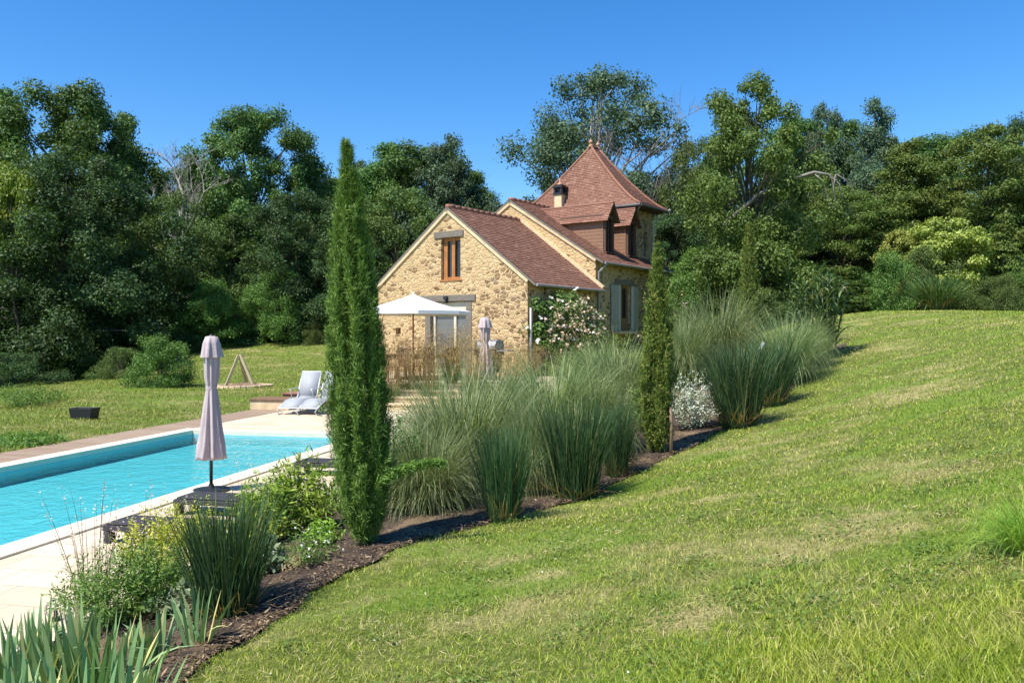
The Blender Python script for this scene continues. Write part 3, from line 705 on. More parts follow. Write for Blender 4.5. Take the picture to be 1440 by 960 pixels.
# dormers
def dormer(y0, y1, xf=-.42, zb=5.06, ze=6.5, zr=6.98):
    d = bpy.data.objects.new('dormer', None); C.objects.link(d); d.parent = H; d.empty_display_size = .1
    yc = (y0 + y1) / 2; o_ = .16
    roof_z = lambda x: ME + (-x) * ms
    xi = -(ze - ME) / ms                        # where the eave dies into the main roof
    xr = -(zr - ME) / ms
    ck = MB()
    for y in (y0, y1):
        s_ = -1 if y == y0 else 1
        ck.add([(xf, y, roof_z(xf) - .06), (xf, y, ze), (xi, y, ze), (xf, y - s_ * .05, roof_z(xf) - .06), (xf, y - s_ * .05, ze), (xi, y - s_ * .05, ze)], [(0, 1, 2), (5, 4, 3), (0, 3, 4, 1), (1, 4, 5, 2)])
        for k in range(9):                        # overlapping cladding boards
            z0 = roof_z(xf) + k * .135
            if z0 < ze - .1: ck.bar((xf + .0, y + s_ * .012, z0 + .06), (-(z0 + .12 - ME) / ms - .02, y + s_ * .012, z0 + .06), .03, .125)
    ck.build('cheek', M['cheek'], d)
    sf = MB()
    for y in (y0, y1):
        s_ = -1 if y == y0 else 1; sf.bar((xf, y + s_ * .03, ze - .11), (xi + .35, y + s_ * .03, ze - .11), .05, .24)
    sf.build('eaves_board', M['barn'], d)
    fr = MB()
    for y in (y0 + .045, y1 - .045): fr.box((xf + .02, y, (zb + ze) / 2), (.14, .09, ze - zb))
    fr.box((xf + .02, yc, ze - .06), (.15, y1 - y0, .13)); fr.box((xf + .05, yc, zb + .02), (.24, y1 - y0 + .1, .05))
    fr.box((xf + .01, yc, (zb + ze) / 2), (.06, .05, ze - zb - .1))
    fr.add([(xf + .06, y0, ze), (xf + .06, y1, ze), (xf + .06, yc, zr - .05), (xf - .04, y0, ze), (xf - .04, y1, ze), (xf - .04, yc, zr - .05)], [(0, 1, 2), (5, 4, 3)])
    fr.build('window_frame', M['barn'], d)
    MB().box((xf - .03, yc, (zb + ze) / 2), (.03, y1 - y0 - .16, ze - zb - .08)).build('pane', M['glass'], d)
    k_ = (zr - ze) / ((y1 - y0) / 2); el = ze - o_ * k_; xo = xf + .26; xel = -(el - ME) / ms
    rr = MB()
    for s_, ye in ((0, y0 - o_), (1, y1 + o_)):
        a = (xo, ye, el); b_ = (xel - .3, ye, el); t1 = (xo, yc, zr); t0 = (xr - .3, yc, zr)
        q = [b_, a, t1, t0] if s_ == 0 else [a, b_, t0, t1]
        V, F = tiles(slope(q[0], q[1], q[3], q[2], .1), seed=int(y0 * 10) + s_); rr.add(V, F); under(rr, q, .05)
    rr.tube([(xo, yc, zr + .0), (xr - .3, yc, zr + .0)], .06, 8, 0)
    rr.build('dormer_roof', [M['tile'], M['barn']], d)
dormer(5.62, 6.28); dormer(7.42, 8.08)

# upper window of the wing
def lintel(x0, x1, z0, z1, name='lintel'):
    return MB().box(((x0 + x1) / 2, .03, (z0 + z1) / 2), (x1 - x0, .16, z1 - z0)).build(name, M['oldoak'], H, bevel=.015)
lintel(-3.92, -2.62, 5.30, 5.52)
x0, x1, z0, z1 = up_win
wf = MB(); yw = .17
wf.box((x0 + .10, yw, (z0 + z1) / 2), (.16, .09, z1 - z0 - .01)); wf.box((x1 - .06, yw, (z0 + z1) / 2), (.10, .09, z1 - z0 - .01)); wf.box(((x0 + x1) / 2 + .02, yw - .005, (z0 + z1) / 2), (.14, .10, z1 - z0 - .02))
wf.box(((x0 + x1) / 2, yw - .002, z1 - .055), (x1 - x0 - .02, .085, .10)); wf.box(((x0 + x1) / 2, yw - .002, z0 + .05), (x1 - x0 - .02, .12, .09))
w_ = wf.build('window', M['oakframe'], H, bevel=.006)
for a, b_ in ((x0 + .18, (x0 + x1) / 2 - .05), ((x0 + x1) / 2 + .09, x1 - .11)): MB().box(((a + b_) / 2, yw + .03, (z0 + z1) / 2), (b_ - a, .02, z1 - z0 - .18)).build('pane', M['glass'], w_)
MB().box(((x0 + x1) / 2, .10, z0 - .02), (x1 - x0 + .1, .26, .05)).build('sill', M['oakframe'], w_)
# french door
lintel(-4.62, -2.10, 3.12, 3.34)
x0, x1, z0, z1 = fr_door
fd = bpy.data.objects.new('french_door', None); C.objects.link(fd); fd.parent = H; fd.empty_display_size = .1
for x in (x0 + .12, x1 - .12): MB().box((x, .08, (z0 + z1) / 2), (.24, .2, z1 - z0 - .004)).build('door_post', M['oldoak'], fd, bevel=.008)
lf = MB(); mid = -3.10
for x in (x0 + .30, mid, x1 - .28): lf.box((x, .16, (z0 + z1) / 2), (.11, .07, z1 - z0 - .02))
lf.box(((x0 + x1) / 2, .158, z1 - .06), (x1 - x0 - .5, .06, .11)); lf.box(((x0 + x1) / 2, .158, z0 + .09), (x1 - x0 - .5, .06, .18))
lf.build('door_frame', M['cream_paint'], fd, bevel=.005)
for a, b_ in ((x0 + .355, mid - .055), (mid + .055, x1 - .335)): MB().box(((a + b_) / 2, .19, (z0 + z1) / 2), (b_ - a, .02, z1 - z0 - .3)).build('pane', M['glass_blue'], fd)
MB().box(((x0 + x1) / 2 + .03, .10, z1 - .24), (x1 - x0 - .52, .05, .40)).build('blind', M['cream_paint'], fd)
MB().box((vent[0] / 2 + vent[1] / 2, .26, 2.13), (.24, .02, .22)).build('vent_opening', M['black'], H)
fl = MB(); fl.box((-3.34, -.10, 3.24), (.16, .06, .12)); fl.box((-3.34, -.06, 3.14), (.04, .10, .1)); fl.box((-3.34, -.09, 3.08), (.14, .12, .05))
fl.build('wall_floodlight', M['black'], H, bevel=.005)
# plank door and timber post at the side of the wing
pdoor = MB()
for k in range(6): pdoor.box((-.14, .84 + k * .164, 1.52), (.045, .158, 2.44))
pdoor.build('door', M['oldoak'], H, bevel=.005)
# right hand window with shutters
y0, y1, z0, z1 = side_win
wfr = MB()
for y in (y0 + .04, (y0 + y1) / 2, y1 - .04): wfr.box((-.13, y, (z0 + z1) / 2), (.07, .08, z1 - z0 - .01))
wfr.box((-.13, (y0 + y1) / 2, z1 - .05), (.066, y1 - y0 - .01, .09)); wfr.box((-.13, (y0 + y1) / 2, z0 + .25), (.066, y1 - y0 - .01, .5))
sw_ = wfr.build('window', M['door'], H, bevel=.005)
for a, b_ in ((y0 + .08, (y0 + y1) / 2 - .04), ((y0 + y1) / 2 + .04, y1 - .08)): MB().box((-.16, (a + b_) / 2, (z0 + z1) / 2 + .2), (.02, b_ - a, z1 - z0 - .6)).build('pane', M['glass'], sw_)
MB().box((.06, (y0 + y1) / 2, z0 - .05), (.34, y1 - y0 + .5, .11)).build('sill', M['limestone'], sw_, bevel=.01)
for (yc, s_) in ((y0 - .30, 1), (y1 + .30, -1)):
    sh = MB()
    for k in range(4): sh.box((.055, yc - .21 + k * .14, (z0 + z1) / 2), (.035, .135, z1 - z0 - .02))
    for zz in (z0 + .35, z1 - .35): sh.box((.085, yc, zz), (.03, .52, .10))
    sh.box((.09, yc + s_ * .275, (z0 + z1) / 2), (.10, .03, z1 - z0 - .02), mi=1)
    sh.build('shutter', [M['shutter'], M['cream_paint']], H, bevel=.004)
lint = MB().box((.02, (y0 + y1) / 2, z1 + .1), (.1, y1 - y0 + .5, .2)).build('lintel', M['oldoak'], H, bevel=.01)

# ------------------------------------------------------------------ vegetation builders
def unit(a): return a / np.maximum(np.linalg.norm(a, axis=-1, keepdims=True), 1e-9)
def cards(P, N, L, Wd, rg, D=None):
    """diamond shaped leaves; P base points, N face normals, D leaf axis (else random in the leaf plane)"""
    n = len(P); N = unit(N)
    if D is None: D = rg.normal(size=(n, 3))
    D = unit(D - (D * N).sum(1, keepdims=True) * N); B = np.cross(N, D)
    L = np.broadcast_to(np.asarray(L, float), (n,))[:, None]; Wd = np.broadcast_to(np.asarray(Wd, float), (n,))[:, None]
    v = np.stack([P, P + D * L * .5 + B * Wd * .5 - N * L * .05, P + D * L - N * L * .12, P + D * L * .5 - B * Wd * .5 - N * L * .05], 1).reshape(-1, 3)
    return v, np.arange(4 * n).reshape(n, 4)
def join(parts):
    V = []; F = []; Mi = []; b = 0
    for v, f, m in parts: V.append(v); F.append(f + b); Mi.append(np.full(len(f), m)); b += len(v)
    return np.concatenate(V), np.concatenate(F), np.concatenate(Mi)
def blades(P, az, tilt0, bend, L, w, seg, rg, roll=.6):
    """curved tapering strips: (n,) arrays; returns quads"""
    n = len(P); pts = np.empty((n, seg + 1, 3)); pts[:, 0] = P; side = np.empty((n, seg + 1, 3))
    a2 = az + rg.normal(0, roll, n)
    sd = np.stack([-np.sin(a2), np.cos(a2), np.zeros(n)], 1)
    for s in range(1, seg + 1):
        t = (s - .5) / seg; th = tilt0 + bend * t ** 1.6
        d = np.stack([np.sin(th) * np.cos(az), np.sin(th) * np.sin(az), np.cos(th)], 1)
        pts[:, s] = pts[:, s - 1] + d * (L / seg)[:, None]
    t = np.linspace(0, 1, seg + 1); prof = np.clip((.55 + 1.2 * t) * (1 - t ** 2.2), .06, 1)
    hw = (w[:, None] * prof[None]) * .5
    l = pts - sd[:, None] * hw[..., None]; r = pts + sd[:, None] * hw[..., None]
    v = np.stack([l, r], 2).reshape(n, -1, 3)
    q = np.array([[2 * s, 2 * s + 1, 2 * s + 3, 2 * s + 2] for s in range(seg)])
    f = (np.arange(n)[:, None, None] * (2 * seg + 2) + q[None]).reshape(-1, 4)
    return v.reshape(-1, 3), f
def clump_mesh(name, mat, n, base_r, L, spread, bend, w, seg=6, seed=0, extra=None):
    rg = np.random.default_rng(seed)
    r = base_r * np.sqrt(rg.random(n)); a = rg.random(n) * 2 * PI
    P = np.stack([r * np.cos(a), r * np.sin(a), np.full(n, -.03)], 1)
    az = a + rg.normal(0, .85, n); t0 = spread * (r / base_r) ** .7 * (.3 + .9 * rg.random(n)) + np.abs(rg.normal(0, .07, n))
    Ls = L * (1 - .42 * rg.random(n) ** 1.5); bn = bend * (.3 + 1.1 * rg.random(n)) * (.6 + .6 * r / base_r); fl_ = rg.random(n) < .10; bn[fl_] += 1.3 * rg.random(fl_.sum()); Ls[fl_] *= .9
    ws = w * (.55 + .9 * rg.random(n))
    parts = [(*blades(P, az, t0, bn, Ls, ws, seg, rg), 0)]
    # old straw at the foot
    m = n // 9; a = rg.random(m) * 2 * PI
    P = np.stack([base_r * .8 * np.cos(a), base_r * .8 * np.sin(a), np.full(m, 0.)], 1)
    parts.append((*blades(P, a + rg.normal(0, .4, m), .5 + .6 * rg.random(m), 1.2 * rg.random(m), L * (.2 + .3 * rg.random(m)), np.full(m, w * .9), 4, rg), 1))
    V, F, Mi = join(parts); return mesh_np(name, V, F, [mat, M['stipa']], Mi)
def tubes_np(mb): return mb

def crown(seed, H, Rr, base, K, nleaf, ls, profile, squash=.75, rcf=.27, lobes=4, mat=None, limbs=38, trunk_r=None, barkm=None, up=.45, bare=0):
    """returns (trunk mesh, crown mesh) of a tree of height H, crown radius Rr, crown from base*H up"""
    rg = np.random.default_rng(seed)
    ph = rg.random(6) * 2 * PI
    k = 0; cen = []
    while len(cen) < K:
        h = rg.random(); a = rg.random() * 2 * PI
        pr = profile(h) * (1 + .22 * math.sin(lobes * a + ph[0] + 5 * h) + .14 * math.sin((lobes + 3) * a + ph[1] - 9 * h))
        if rg.random() > pr * 1.15 + .15: continue
        rr = Rr * pr * (1 - .75 * rg.random() ** 2.2)
        cen.append((rr * math.cos(a), rr * math.sin(a), H * (base + (1 - base) * h), h))
    cen = np.array(cen)
    rc = Rr * rcf * (.55 + .75 * rg.random(K)) * (1 - .35 * cen[:, 3]); cen[:, 2] = np.minimum(cen[:, 2], H - rc * squash)
    nl = np.maximum(20, (nleaf * rc ** 2 / (rc ** 2).sum()).astype(int))
    ci = np.repeat(np.arange(K), nl); n = len(ci)
    d = unit(rg.normal(size=(n, 3))); rad = rg.random(n) ** .5 * 1.12 * (1 + .25 * np.sin(d[:, 0] * 7 + ci) * np.sin(d[:, 2] * 6 + ci * 2))
    off = d * (rad * rc[ci])[:, None] * np.array([1, 1, squash])
    P = cen[ci, :3] + off; P[:, 2] = np.maximum(P[:, 2], .05)
    N = d * .7 + np.array([0, 0, up]) + rg.normal(0, .55, (n, 3))
    sz = ls * (.6 + .8 * rg.random(n))
    V, F = cards(P, N, sz, sz * .62, rg)
    cm = mesh_np('crown', V, F, mat)
    tb = MB(); tr = trunk_r or H * .019
    tp = [(0, 0, -.3)]; wob = rg.normal(0, H * .012, (7, 2)).cumsum(0)
    for i in range(7): tp.append((wob[i, 0], wob[i, 1], H * .9 * (i + 1) / 7))
    tpz = np.array(tp)
    tb.tube(tp, [tr * 1.35] + [tr * (1 - .13 * (i + 1)) for i in range(7)], 9)
    sel = rg.choice(K, min(limbs, K), replace=False)
    for j in sel:
        c = cen[j, :3]; z0 = max(H * base * .6, c[2] * (.45 + .25 * rg.random())); z0 = min(z0, H * .85)
        p0 = np.array([np.interp(z0, tpz[:, 2], tpz[:, 0]), np.interp(z0, tpz[:, 2], tpz[:, 1]), z0])
        m = (p0 + c) / 2 + np.array([0, 0, .06 * H * rg.random()]) + rg.normal(0, .015 * H, 3)
        r0 = tr * .42 * (1 - z0 / H * .6)
        tb.tube([p0, p0 * .6 + m * .4, m, m * .45 + c * .55, c], [r0, r0 * .8, r0 * .6, r0 * .42, r0 * .15], 5, cap=False)
    me = bpy.data.meshes.new('trunk'); me.from_pydata(tb.v, [], tb.f); me.materials.append(barkm or M['bark'])
    me.polygons.foreach_set('use_smooth', [True] * len(tb.f)); me.update()
    return me, cm
prof_oak = lambda h: max(.0, (4 * (.10 + .90 * h) * (1 - (.10 + .90 * h))) ** .5) * (1 - .12 * h)
prof_tall = lambda h: max(.0, (1 - h ** 2.2)) * (.72 + .28 * math.sin(PI * min(1, h * 1.4)))
prof_mound = lambda h: math.sqrt(max(0, 1 - h ** 2))
prof_cone = lambda h: max(.03, 1 - h)

def plant_tree(protos, name, label, p, height, width=None, rz=0.0, group=None, ref=None, cat='tree', lean=0):
    (tm_, cm_), H0, R0 = protos
    sh = height / H0; sr = sh if width is None else width / 2 / R0
    e = empty(name, p, rz, label, cat, group); e.scale = (sr, sr, sh)
    if lean: e.rotation_euler = (0, lean, rz)
    link('trunk', tm_, e); link('crown', cm_, e)
    return e

T = {}
def proto(key, mat, seed, H, Rr, base, K, nleaf, ls, prof, **kw): T[key] = (crown(seed, H, Rr, base, K, nleaf, ls, prof, mat=M[mat], **kw), H, Rr)
proto('oakA', 'oak', 1, 14, 4.2, .10, 157, 93670, 0.164, prof_tall)
proto('oakB', 'oak', 2, 14, 4.2, .12, 142, 93670, 0.164, prof_oak, rcf=.25)
proto('oakC', 'blue', 3, 14, 4.2, .14, 127, 77140, 0.152, prof_tall, rcf=.23)
proto('darkA', 'dark', 4, 10, 4.4, .02, 190, 130000, 0.123, prof_mound, rcf=.22)
proto('oliveA', 'olive', 5, 9, 4.0, .03, 150, 88160, 0.128, prof_mound, rcf=.22)
proto('hornA', 'hornbeam', 6, 10, 4.2, .02, 255, 99180, 0.134, prof_tall, squash=.34, rcf=.24, up=.9)
proto('hornB', 'hornbeam', 7, 10, 4.2, .02, 240, 99180, 0.134, prof_oak, squash=.36, rcf=.24, up=.9)
proto('ash', 'ash', 18, 10, 3.6, .10, 125, 90000, 0.115, prof_oak, rcf=.20, limbs=70, lobes=5)
proto('briA', 'bright', 9, 6, 3.0, .02, 120, 49590, 0.103, prof_mound, rcf=.26)
proto('shrubA', 'olive', 10, 2.2, 1.5, .0, 69, 24795, 0.061, prof_mound, rcf=.30)
proto('shrubB', 'bright', 12, 2.2, 1.5, .0, 69, 24795, 0.067, prof_mound, rcf=.30)
proto('shrubC', 'dark', 13, 2.4, 1.5, .0, 69, 24795, 0.067, prof_mound, rcf=.30)
proto('limeA', 'lime', 14, 8, 2.6, .62, 60, 33060, 0.146, prof_oak)
proto('bambooA', 'bamboo', 15, 3.8, 1.6, .1, 90, 44080, 0.103, prof_oak, squash=.6, rcf=.30)
proto('conif', 'hornbeam', 16, 3.0, .9, .0, 120, 24795, 0.061, prof_cone, squash=.3, rcf=.34, up=.8)
proto('oldoak', 'blue', 17, 14, 5.0, .16, 117, 71630, 0.140, prof_oak, rcf=.22, limbs=78, barkm=M['pale_bark'], trunk_r=.30)

LW = 'trees of the wood behind the meadow'
def tr(key, px, top, Y, wpx, name, label, rz=0.0, group=None, cat='tree'):
    p = at_depth(px, Y); p.z -= .1
    return plant_tree(T[key], name, label, p, ztop(top, Y) - p.z, wpx * Y / FPX, rz, group, cat=cat)
# left hand wood
tr('oakA', 5, 124, 50, 190, 'oak_tree', 'tall oak at the far left edge of the wood', .3, LW)
tr('oakB', 105, 120, 49, 205, 'oak_tree', 'tallest oak of the left wood, with a notched crown above the dark evergreen', 1.7, LW)
tr('oakA', 178, 158, 52, 150, 'oak_tree', 'oak with a sloping right shoulder beside the bare dead tree', 2.9, LW)
tr('darkA', 100, 218, 38, 285, 'evergreen_tree', 'broad dark evergreen tree reaching the meadow at the left, in front of the oaks', .6, LW)
tr('darkA', -70, 260, 40, 240, 'evergreen_tree', 'dark tree cut by the left frame edge', 2.2, LW)
tr('limeA', 28, 232, 36, 105, 'lime_tree', 'yellow green tree lit by the sun at the far left between darker crowns', .5, LW)
tr('oliveA', 245, 270, 43, 170, 'round_tree', 'rounded olive green tree below the bare dead tree', 1.1, LW)
tr('oakB', 350, 146, 51, 165, 'oak_tree', 'tall twin topped oak right of the bare dead tree', 4.0, LW)
tr('oakA', 425, 184, 53, 150, 'oak_tree', 'oak just left of the tall cypress, its top level with the cypress tip', 5.0, LW)
tr('darkA', 420, 268, 45, 190, 'dark_tree', 'dark round tree half behind the tall cypress', 3.3, LW)
tr('oakA', 325, 300, 45, 150, 'oak_tree', 'dense mid green tree in front of the twin topped oak', .9, LW)
tr('briA', 390, 372, 42, 100, 'hazel_tree', 'light green hazel at the edge of the meadow left of the cypress', .2, LW)
tr('briA', 300, 392, 41.5, 110, 'hazel_tree', 'low leafy tree at the wood edge behind the closed lilac pool parasol', 1.9, LW)
tr('oakA', 545, 200, 56, 170, 'oak_tree', 'green oak rising just right of the cypress tip behind the house gable', 1.2, LW)
tr('oakC', 628, 178, 53, 150, 'oak_tree', 'loose crowned tree between the cypress and the main roof, against the sky', .4, LW)
tr('oliveA', 560, 262, 47, 200, 'broadleaf_tree', 'mid green tree directly behind the left slope of the wing roof', 2.4, LW)
tr('darkA', 645, 300, 46, 150, 'dark_tree', 'dark tree directly behind the ridge of the wing roof', 1.4, LW)
tr('darkA', 490, 330, 44, 150, 'dark_tree', 'dark tree low behind the tall cypress and the left corner of the house', .7, LW)
tr('oakB', 250, 235, 58, 170, 'oak_tree', 'oak behind the bare dead tree', 2.0, LW)
for px, top, Y, w in ((-130, 150, 52, 220), (-60, 200, 60, 220), (60, 230, 62, 200), (160, 250, 60, 200), (330, 250, 62, 200), (470, 250, 62, 200), (600, 280, 62, 200), (690, 315, 60, 140)):
    tr('oakA', px, top, Y, w, 'oak_tree', 'oak in the back row of the wood, only glimpsed between the front trees', px * .1, 'back row trees of the wood')
tr('shrubA', 170, 486, 33, 70, 'green_bush', 'olive green bush at the wood edge left of the round laurel', .3, cat='bush')
tr('shrubC', 20, 495, 30.5, 110, 'dark_bush', 'dark bush under the trees at the far left of the meadow', 1.2, cat='bush')
tr('shrubA', 448, 452, 41, 45, 'green_bush', 'small green bush at the wood edge just left of the cypress', 2.2, cat='bush')
tr('shrubC', 270, 470, 40, 40, 'dark_bush', 'small dark bush right behind the round laurel', 2.9, cat='bush')
tr('shrubC', 350, 440, 43, 95, 'dark_bush', 'dark undergrowth bush at the wood edge behind the timber tripod', .9, cat='bush')
tr('shrubC', 90, 455, 36, 130, 'dark_bush', 'dark undergrowth bush below the broad evergreen', 3.9, cat='bush')
b = tr('shrubB', 226, 469, 26.5, 80, 'laurel_bush', 'round trimmed laurel bush standing alone on the meadow', .5, cat='bush')
tr('oakB', 590, 205, 57, 190, 'oak_tree', 'broad oak in the middle of the skyline left of the house gable peak', 2.2, LW)
tr('oakA', 668, 240, 55, 130, 'oak_tree', 'oak ending the left skyline just left of the main roof', 3.9, LW)
tr('oakC', 510, 215, 57, 120, 'oak_tree', 'oak peeping out right of the cypress tip behind the other oaks', 2.9, LW)
# right hand trees
RW = 'trees behind the house and lawn'
tr('oldoak', 850, 97, 46, 255, 'old_oak_tree', 'old oak with pale dead limbs behind the pavilion tower', .8, RW)
tr('oakC', 775, 235, 50, 110, 'oak_tree', 'thin leaved tree left of the tower roof, behind the main ridge', 1.9, RW)
tr('oliveA', 975, 195, 41, 130, 'broadleaf_tree', 'mid green tree right of the tower between the old oak and the ash', .9, RW)
tr('ash', 1065, 112, 31, 215, 'ash_tree', 'bright green ash with a dark trunk behind the middle of the bed', .4, RW)
tr('oakC', 1160, 132, 47, 120, 'oak_tree', 'thin blue green tree right of the bright ash against the sky', 3.0, RW)
tr('oakC', 1232, 126, 45, 130, 'oak_tree', 'grey green round topped tree rising over the hornbeam screen', 4.4, RW)
tr('oakA', 1195, 168, 49, 150, 'oak_tree', 'dense oak filling the skyline between the two grey green trees on the right', 1.1, RW)
tr('oakB', 1115, 165, 50, 140, 'oak_tree', 'oak on the skyline half behind the bright ash', 2.1, RW)
tr('oakB', 1318, 186, 47, 180, 'oak_tree', 'oak crown showing above the left hornbeam', 3.1, RW)
tr('oakA', 1010, 190, 47, 140, 'oak_tree', 'oak on the skyline left of the bright ash', 0.6, RW)
tr('hornA', 1275, 188, 38, 190, 'hornbeam_tree', 'layered hornbeam behind the yellow bamboo', .3, RW)
tr('hornB', 1385, 176, 37, 190, 'hornbeam_tree', 'layered hornbeam at the right behind the pampas grass', 1.3, RW)
tr('darkA', 1445, 158, 44, 140, 'dark_tree', 'dark tree top at the right frame edge over the hornbeams', 2.3, RW)
tr('hornA', 1500, 200, 36, 200, 'hornbeam_tree', 'hornbeam cut by the right frame edge', 2.6, RW)
tr('hornB', 1190, 260, 37, 150, 'hornbeam_tree', 'hornbeam in the gap between the ash and the screen, over the giant reed', 3.5, RW)
tr('darkA', 1110, 250, 40, 160, 'dark_tree', 'dark tree in the shade behind the ash trunk', .2, RW)
tr('darkA', 945, 300, 39, 130, 'dark_tree', 'dark leafy tree right beside the tower wall', 1.0, RW)
for px, top, Y, w in ((900, 240, 56, 150), (1010, 220, 52, 170), (1120, 230, 54, 170), (1330, 240, 50, 200), (1440, 230, 50, 200), (1600, 190, 45, 240), (820, 260, 58, 150)):
    tr('oakA', px, top, Y, w, 'oak_tree', 'oak far behind, only glimpsed between the front trees on the right', px * .1, 'back row trees on the right')
tr('briA', 985, 345, 32, 120, 'hazel_tree', 'leafy light green hazel behind the second cypress', 1.2, RW)
tr('briA', 1120, 365, 31.5, 130, 'hazel_tree', 'leafy hazel behind the giant reed', 2.2, RW)
tr('bambooA', 1320, 305, 34, 115, 'bamboo', 'tall yellow bamboo clump in front of the hornbeams', .6, cat='bamboo')
tr('bambooA', 1268, 322, 34.5, 75, 'bamboo', 'smaller yellow bamboo clump left of the tall one', 1.6, cat='bamboo')
tr('shrubB', 1250, 352, 31, 75, 'camellia_bush', 'glossy green bush left of the pampas grass', .4, cat='bush')
tr('shrubA', 1302, 345, 32.5, 100, 'green_bush', 'green bush between the bamboo and the pampas grass', 1.4, cat='bush')
tr('conif', 1200, 375, 31, 70, 'young_conifer', 'young conifer right of the giant reed', .4, cat='tree')
tr('conif', 1412, 300, 33, 85, 'young_conifer', 'young conifer at the right behind the low bush', .9, cat='tree')
tr('shrubA', 1405, 385, 29.5, 75, 'low_bush', 'low bush at the right end of the lawn crest', 2.4, cat='bush')
tr('shrubB', 1455, 370, 31, 80, 'green_bush', 'bush cut by the right frame edge at the lawn crest', 3.4, cat='bush')
tr('shrubA', 1050, 400, 28, 120, 'green_bush', 'bush behind the third cypress', 4.4, cat='bush')
tr('shrubC', 1130, 400, 29, 90, 'dark_bush', 'dark bush in the shade behind the giant reed', 5.0, cat='bush')

# bare trees: recursive branching
def bare_tree(name, label, p, height, seed, spread=.55, mat='pale_bark', r0=.16, levels=4, kids=5):
    rg = np.random.default_rng(seed); mb = MB(); e = empty(name, p, 0, label, 'tree')
    def grow(a, d, L, r, lev):
        pts = [a]; q = np.array(a)
        for i in range(4): d = unit(d + rg.normal(0, .11, 3)); q = q + d * L / 4; pts.append(q.copy())
        mb.tube(pts, [r, r * .85, r * .7, r * .55, r * .35], 5, cap=False)
        if lev == 0: return
        for k in range(kids):
            i = 1 + int(rg.random() * 3.9); b = pts[min(i, 4)]; az = rg.random() * 2 * PI
            nd = unit(d * (.75) + spread * 1.5 * np.array([math.cos(az), math.sin(az), .15 + .3 * rg.random()]))
            grow(b, nd, L * (.45 + .25 * rg.random()), r * .5, lev - 1)
    mb.tube([(0, 0, -.3), (.1, 0, height * .25), (0, .05, height * .45)], [r0 * 1.3, r0 * 1.1, r0 * .9], 8)
    grow(np.array((0, .05, height * .44)), np.array((.02, 0, 1.)), height * .5, r0 * .85, levels)
    mb.build('trunk', M[mat], e, smooth=True); return e
p = at_depth(263, 48); bare_tree('bare_tree', 'bare dead tree with thin pale branches between the oaks on the left', p, (ztop(185, 48) - p.z) * .74, 5, .42)
p = at_depth(905, 43); bare_tree('bare_tree', 'bare grey dead tree in front of the old oak right of the tower', p, (ztop(125, 43) - p.z) * .72, 9, .5, mat='grey_bark', r0=.12, kids=6)
# broken pale bough hanging from the ash
mb = MB(); rg = np.random.default_rng(4); e = empty('dead_bough', at_depth(1120, 29.5) + Vector((0, 0, ztop(250, 29.5) - at_depth(1120, 29.5).z)), 0, 'pale dead bough hooked over beside the bright ash', 'branch')
mb.tube([(-2.4, .9, -1.6), (-1.2, .4, -.5), (0, 0, 0), (.6, -.1, .18), (1.1, -.1, .1), (1.5, -.1, -.25), (1.65, -.1, -.9)], [.09, .075, .06, .055, .045, .03, .015], 6)
for k in range(9):
    x = .1 + 1.4 * rg.random(); L = .2 + .9 * rg.random() ** 1.5; dx = rg.normal(.15, .35); dy = rg.normal(0, .25)
    mb.tube([(x, -.1, .1), (x + dx * .5, -.1 + dy * .5, .05 - .25 * rg.random()), (x + dx, -.1 + dy, -L), (x + dx * 1.5, -.1 + dy, -L - .1)], [.024, .018, .010, .005], 5)
mb.build('branch', M['grey_bark'], e, smooth=True)

# ------------------------------------------------------------------ bed plants
def on_bed(px, py):
    p = gp(px, py); p.z = zbed(p.x, p.y); return p
def thing_mesh(name, me, p, label, cat, sc=1.0, rz=0.0, group=None):
    o = link(name, me, None, p, rz, sc); return tag(o, label, cat, group)

# cypresses
def cypress_mesh(H, prof, plumes, needles, mat, seed, nl=.045, nw=.0075, lobes=7, lean=(0, 0), loose=.28, pl=(.12, .26)):
    rg = np.random.default_rng(seed); hs = np.array([p[0] for p in prof]); rs = np.array([p[1] for p in prof])
    h = []
    while len(h) < plumes:
        x = rg.random()
        if rg.random() < np.interp(x, hs, rs) / rs.max() * .9 + .12: h.append(x)
    h = np.array(h); a = rg.random(plumes) * 2 * PI
    rl = np.interp(h, hs, rs) * (.87 + .20 * np.sin(lobes * a + h * 5 + 1.5 * np.sin(h * 9)) + .05 * np.sin((lobes - 3) * a - h * 17) + rg.normal(0, .055, plumes))
    rin = rl * (.55 + .35 * rg.random(plumes)); L = (pl[0] + (pl[1] - pl[0]) * rg.random(plumes)) * (1 - .45 * h)
    z = h * H - L * .4; z = np.clip(z, .04, H - L * .8)
    out = np.stack([np.cos(a), np.sin(a), np.zeros(plumes)], 1)
    P = out * rin[:, None] + np.stack([lean[0] * h, lean[1] * h, z], 1)
    ax = unit(np.array([0, 0, 1.]) + out * (loose * (.4 + rg.random(plumes)))[:, None] + rg.normal(0, .10, (plumes, 3)))
    n = plumes * needles; i = np.repeat(np.arange(plumes), needles); s = rg.random(n)
    spread = .034 * (1 - s * .75) * (L[i] / .2)
    Q = P[i] + ax[i] * (s * L[i])[:, None] + rg.normal(0, 1, (n, 3)) * spread[:, None] * .55
    D = unit(ax[i] + rg.normal(0, .42, (n, 3)))
    V, F = cards(Q, rg.normal(size=(n, 3)) + out[i] * .8, nl * (.7 + .6 * rg.random(n)), nw * (.7 + .6 * rg.random(n)), rg, D)
    return mesh_np('foliage', V, F, mat)
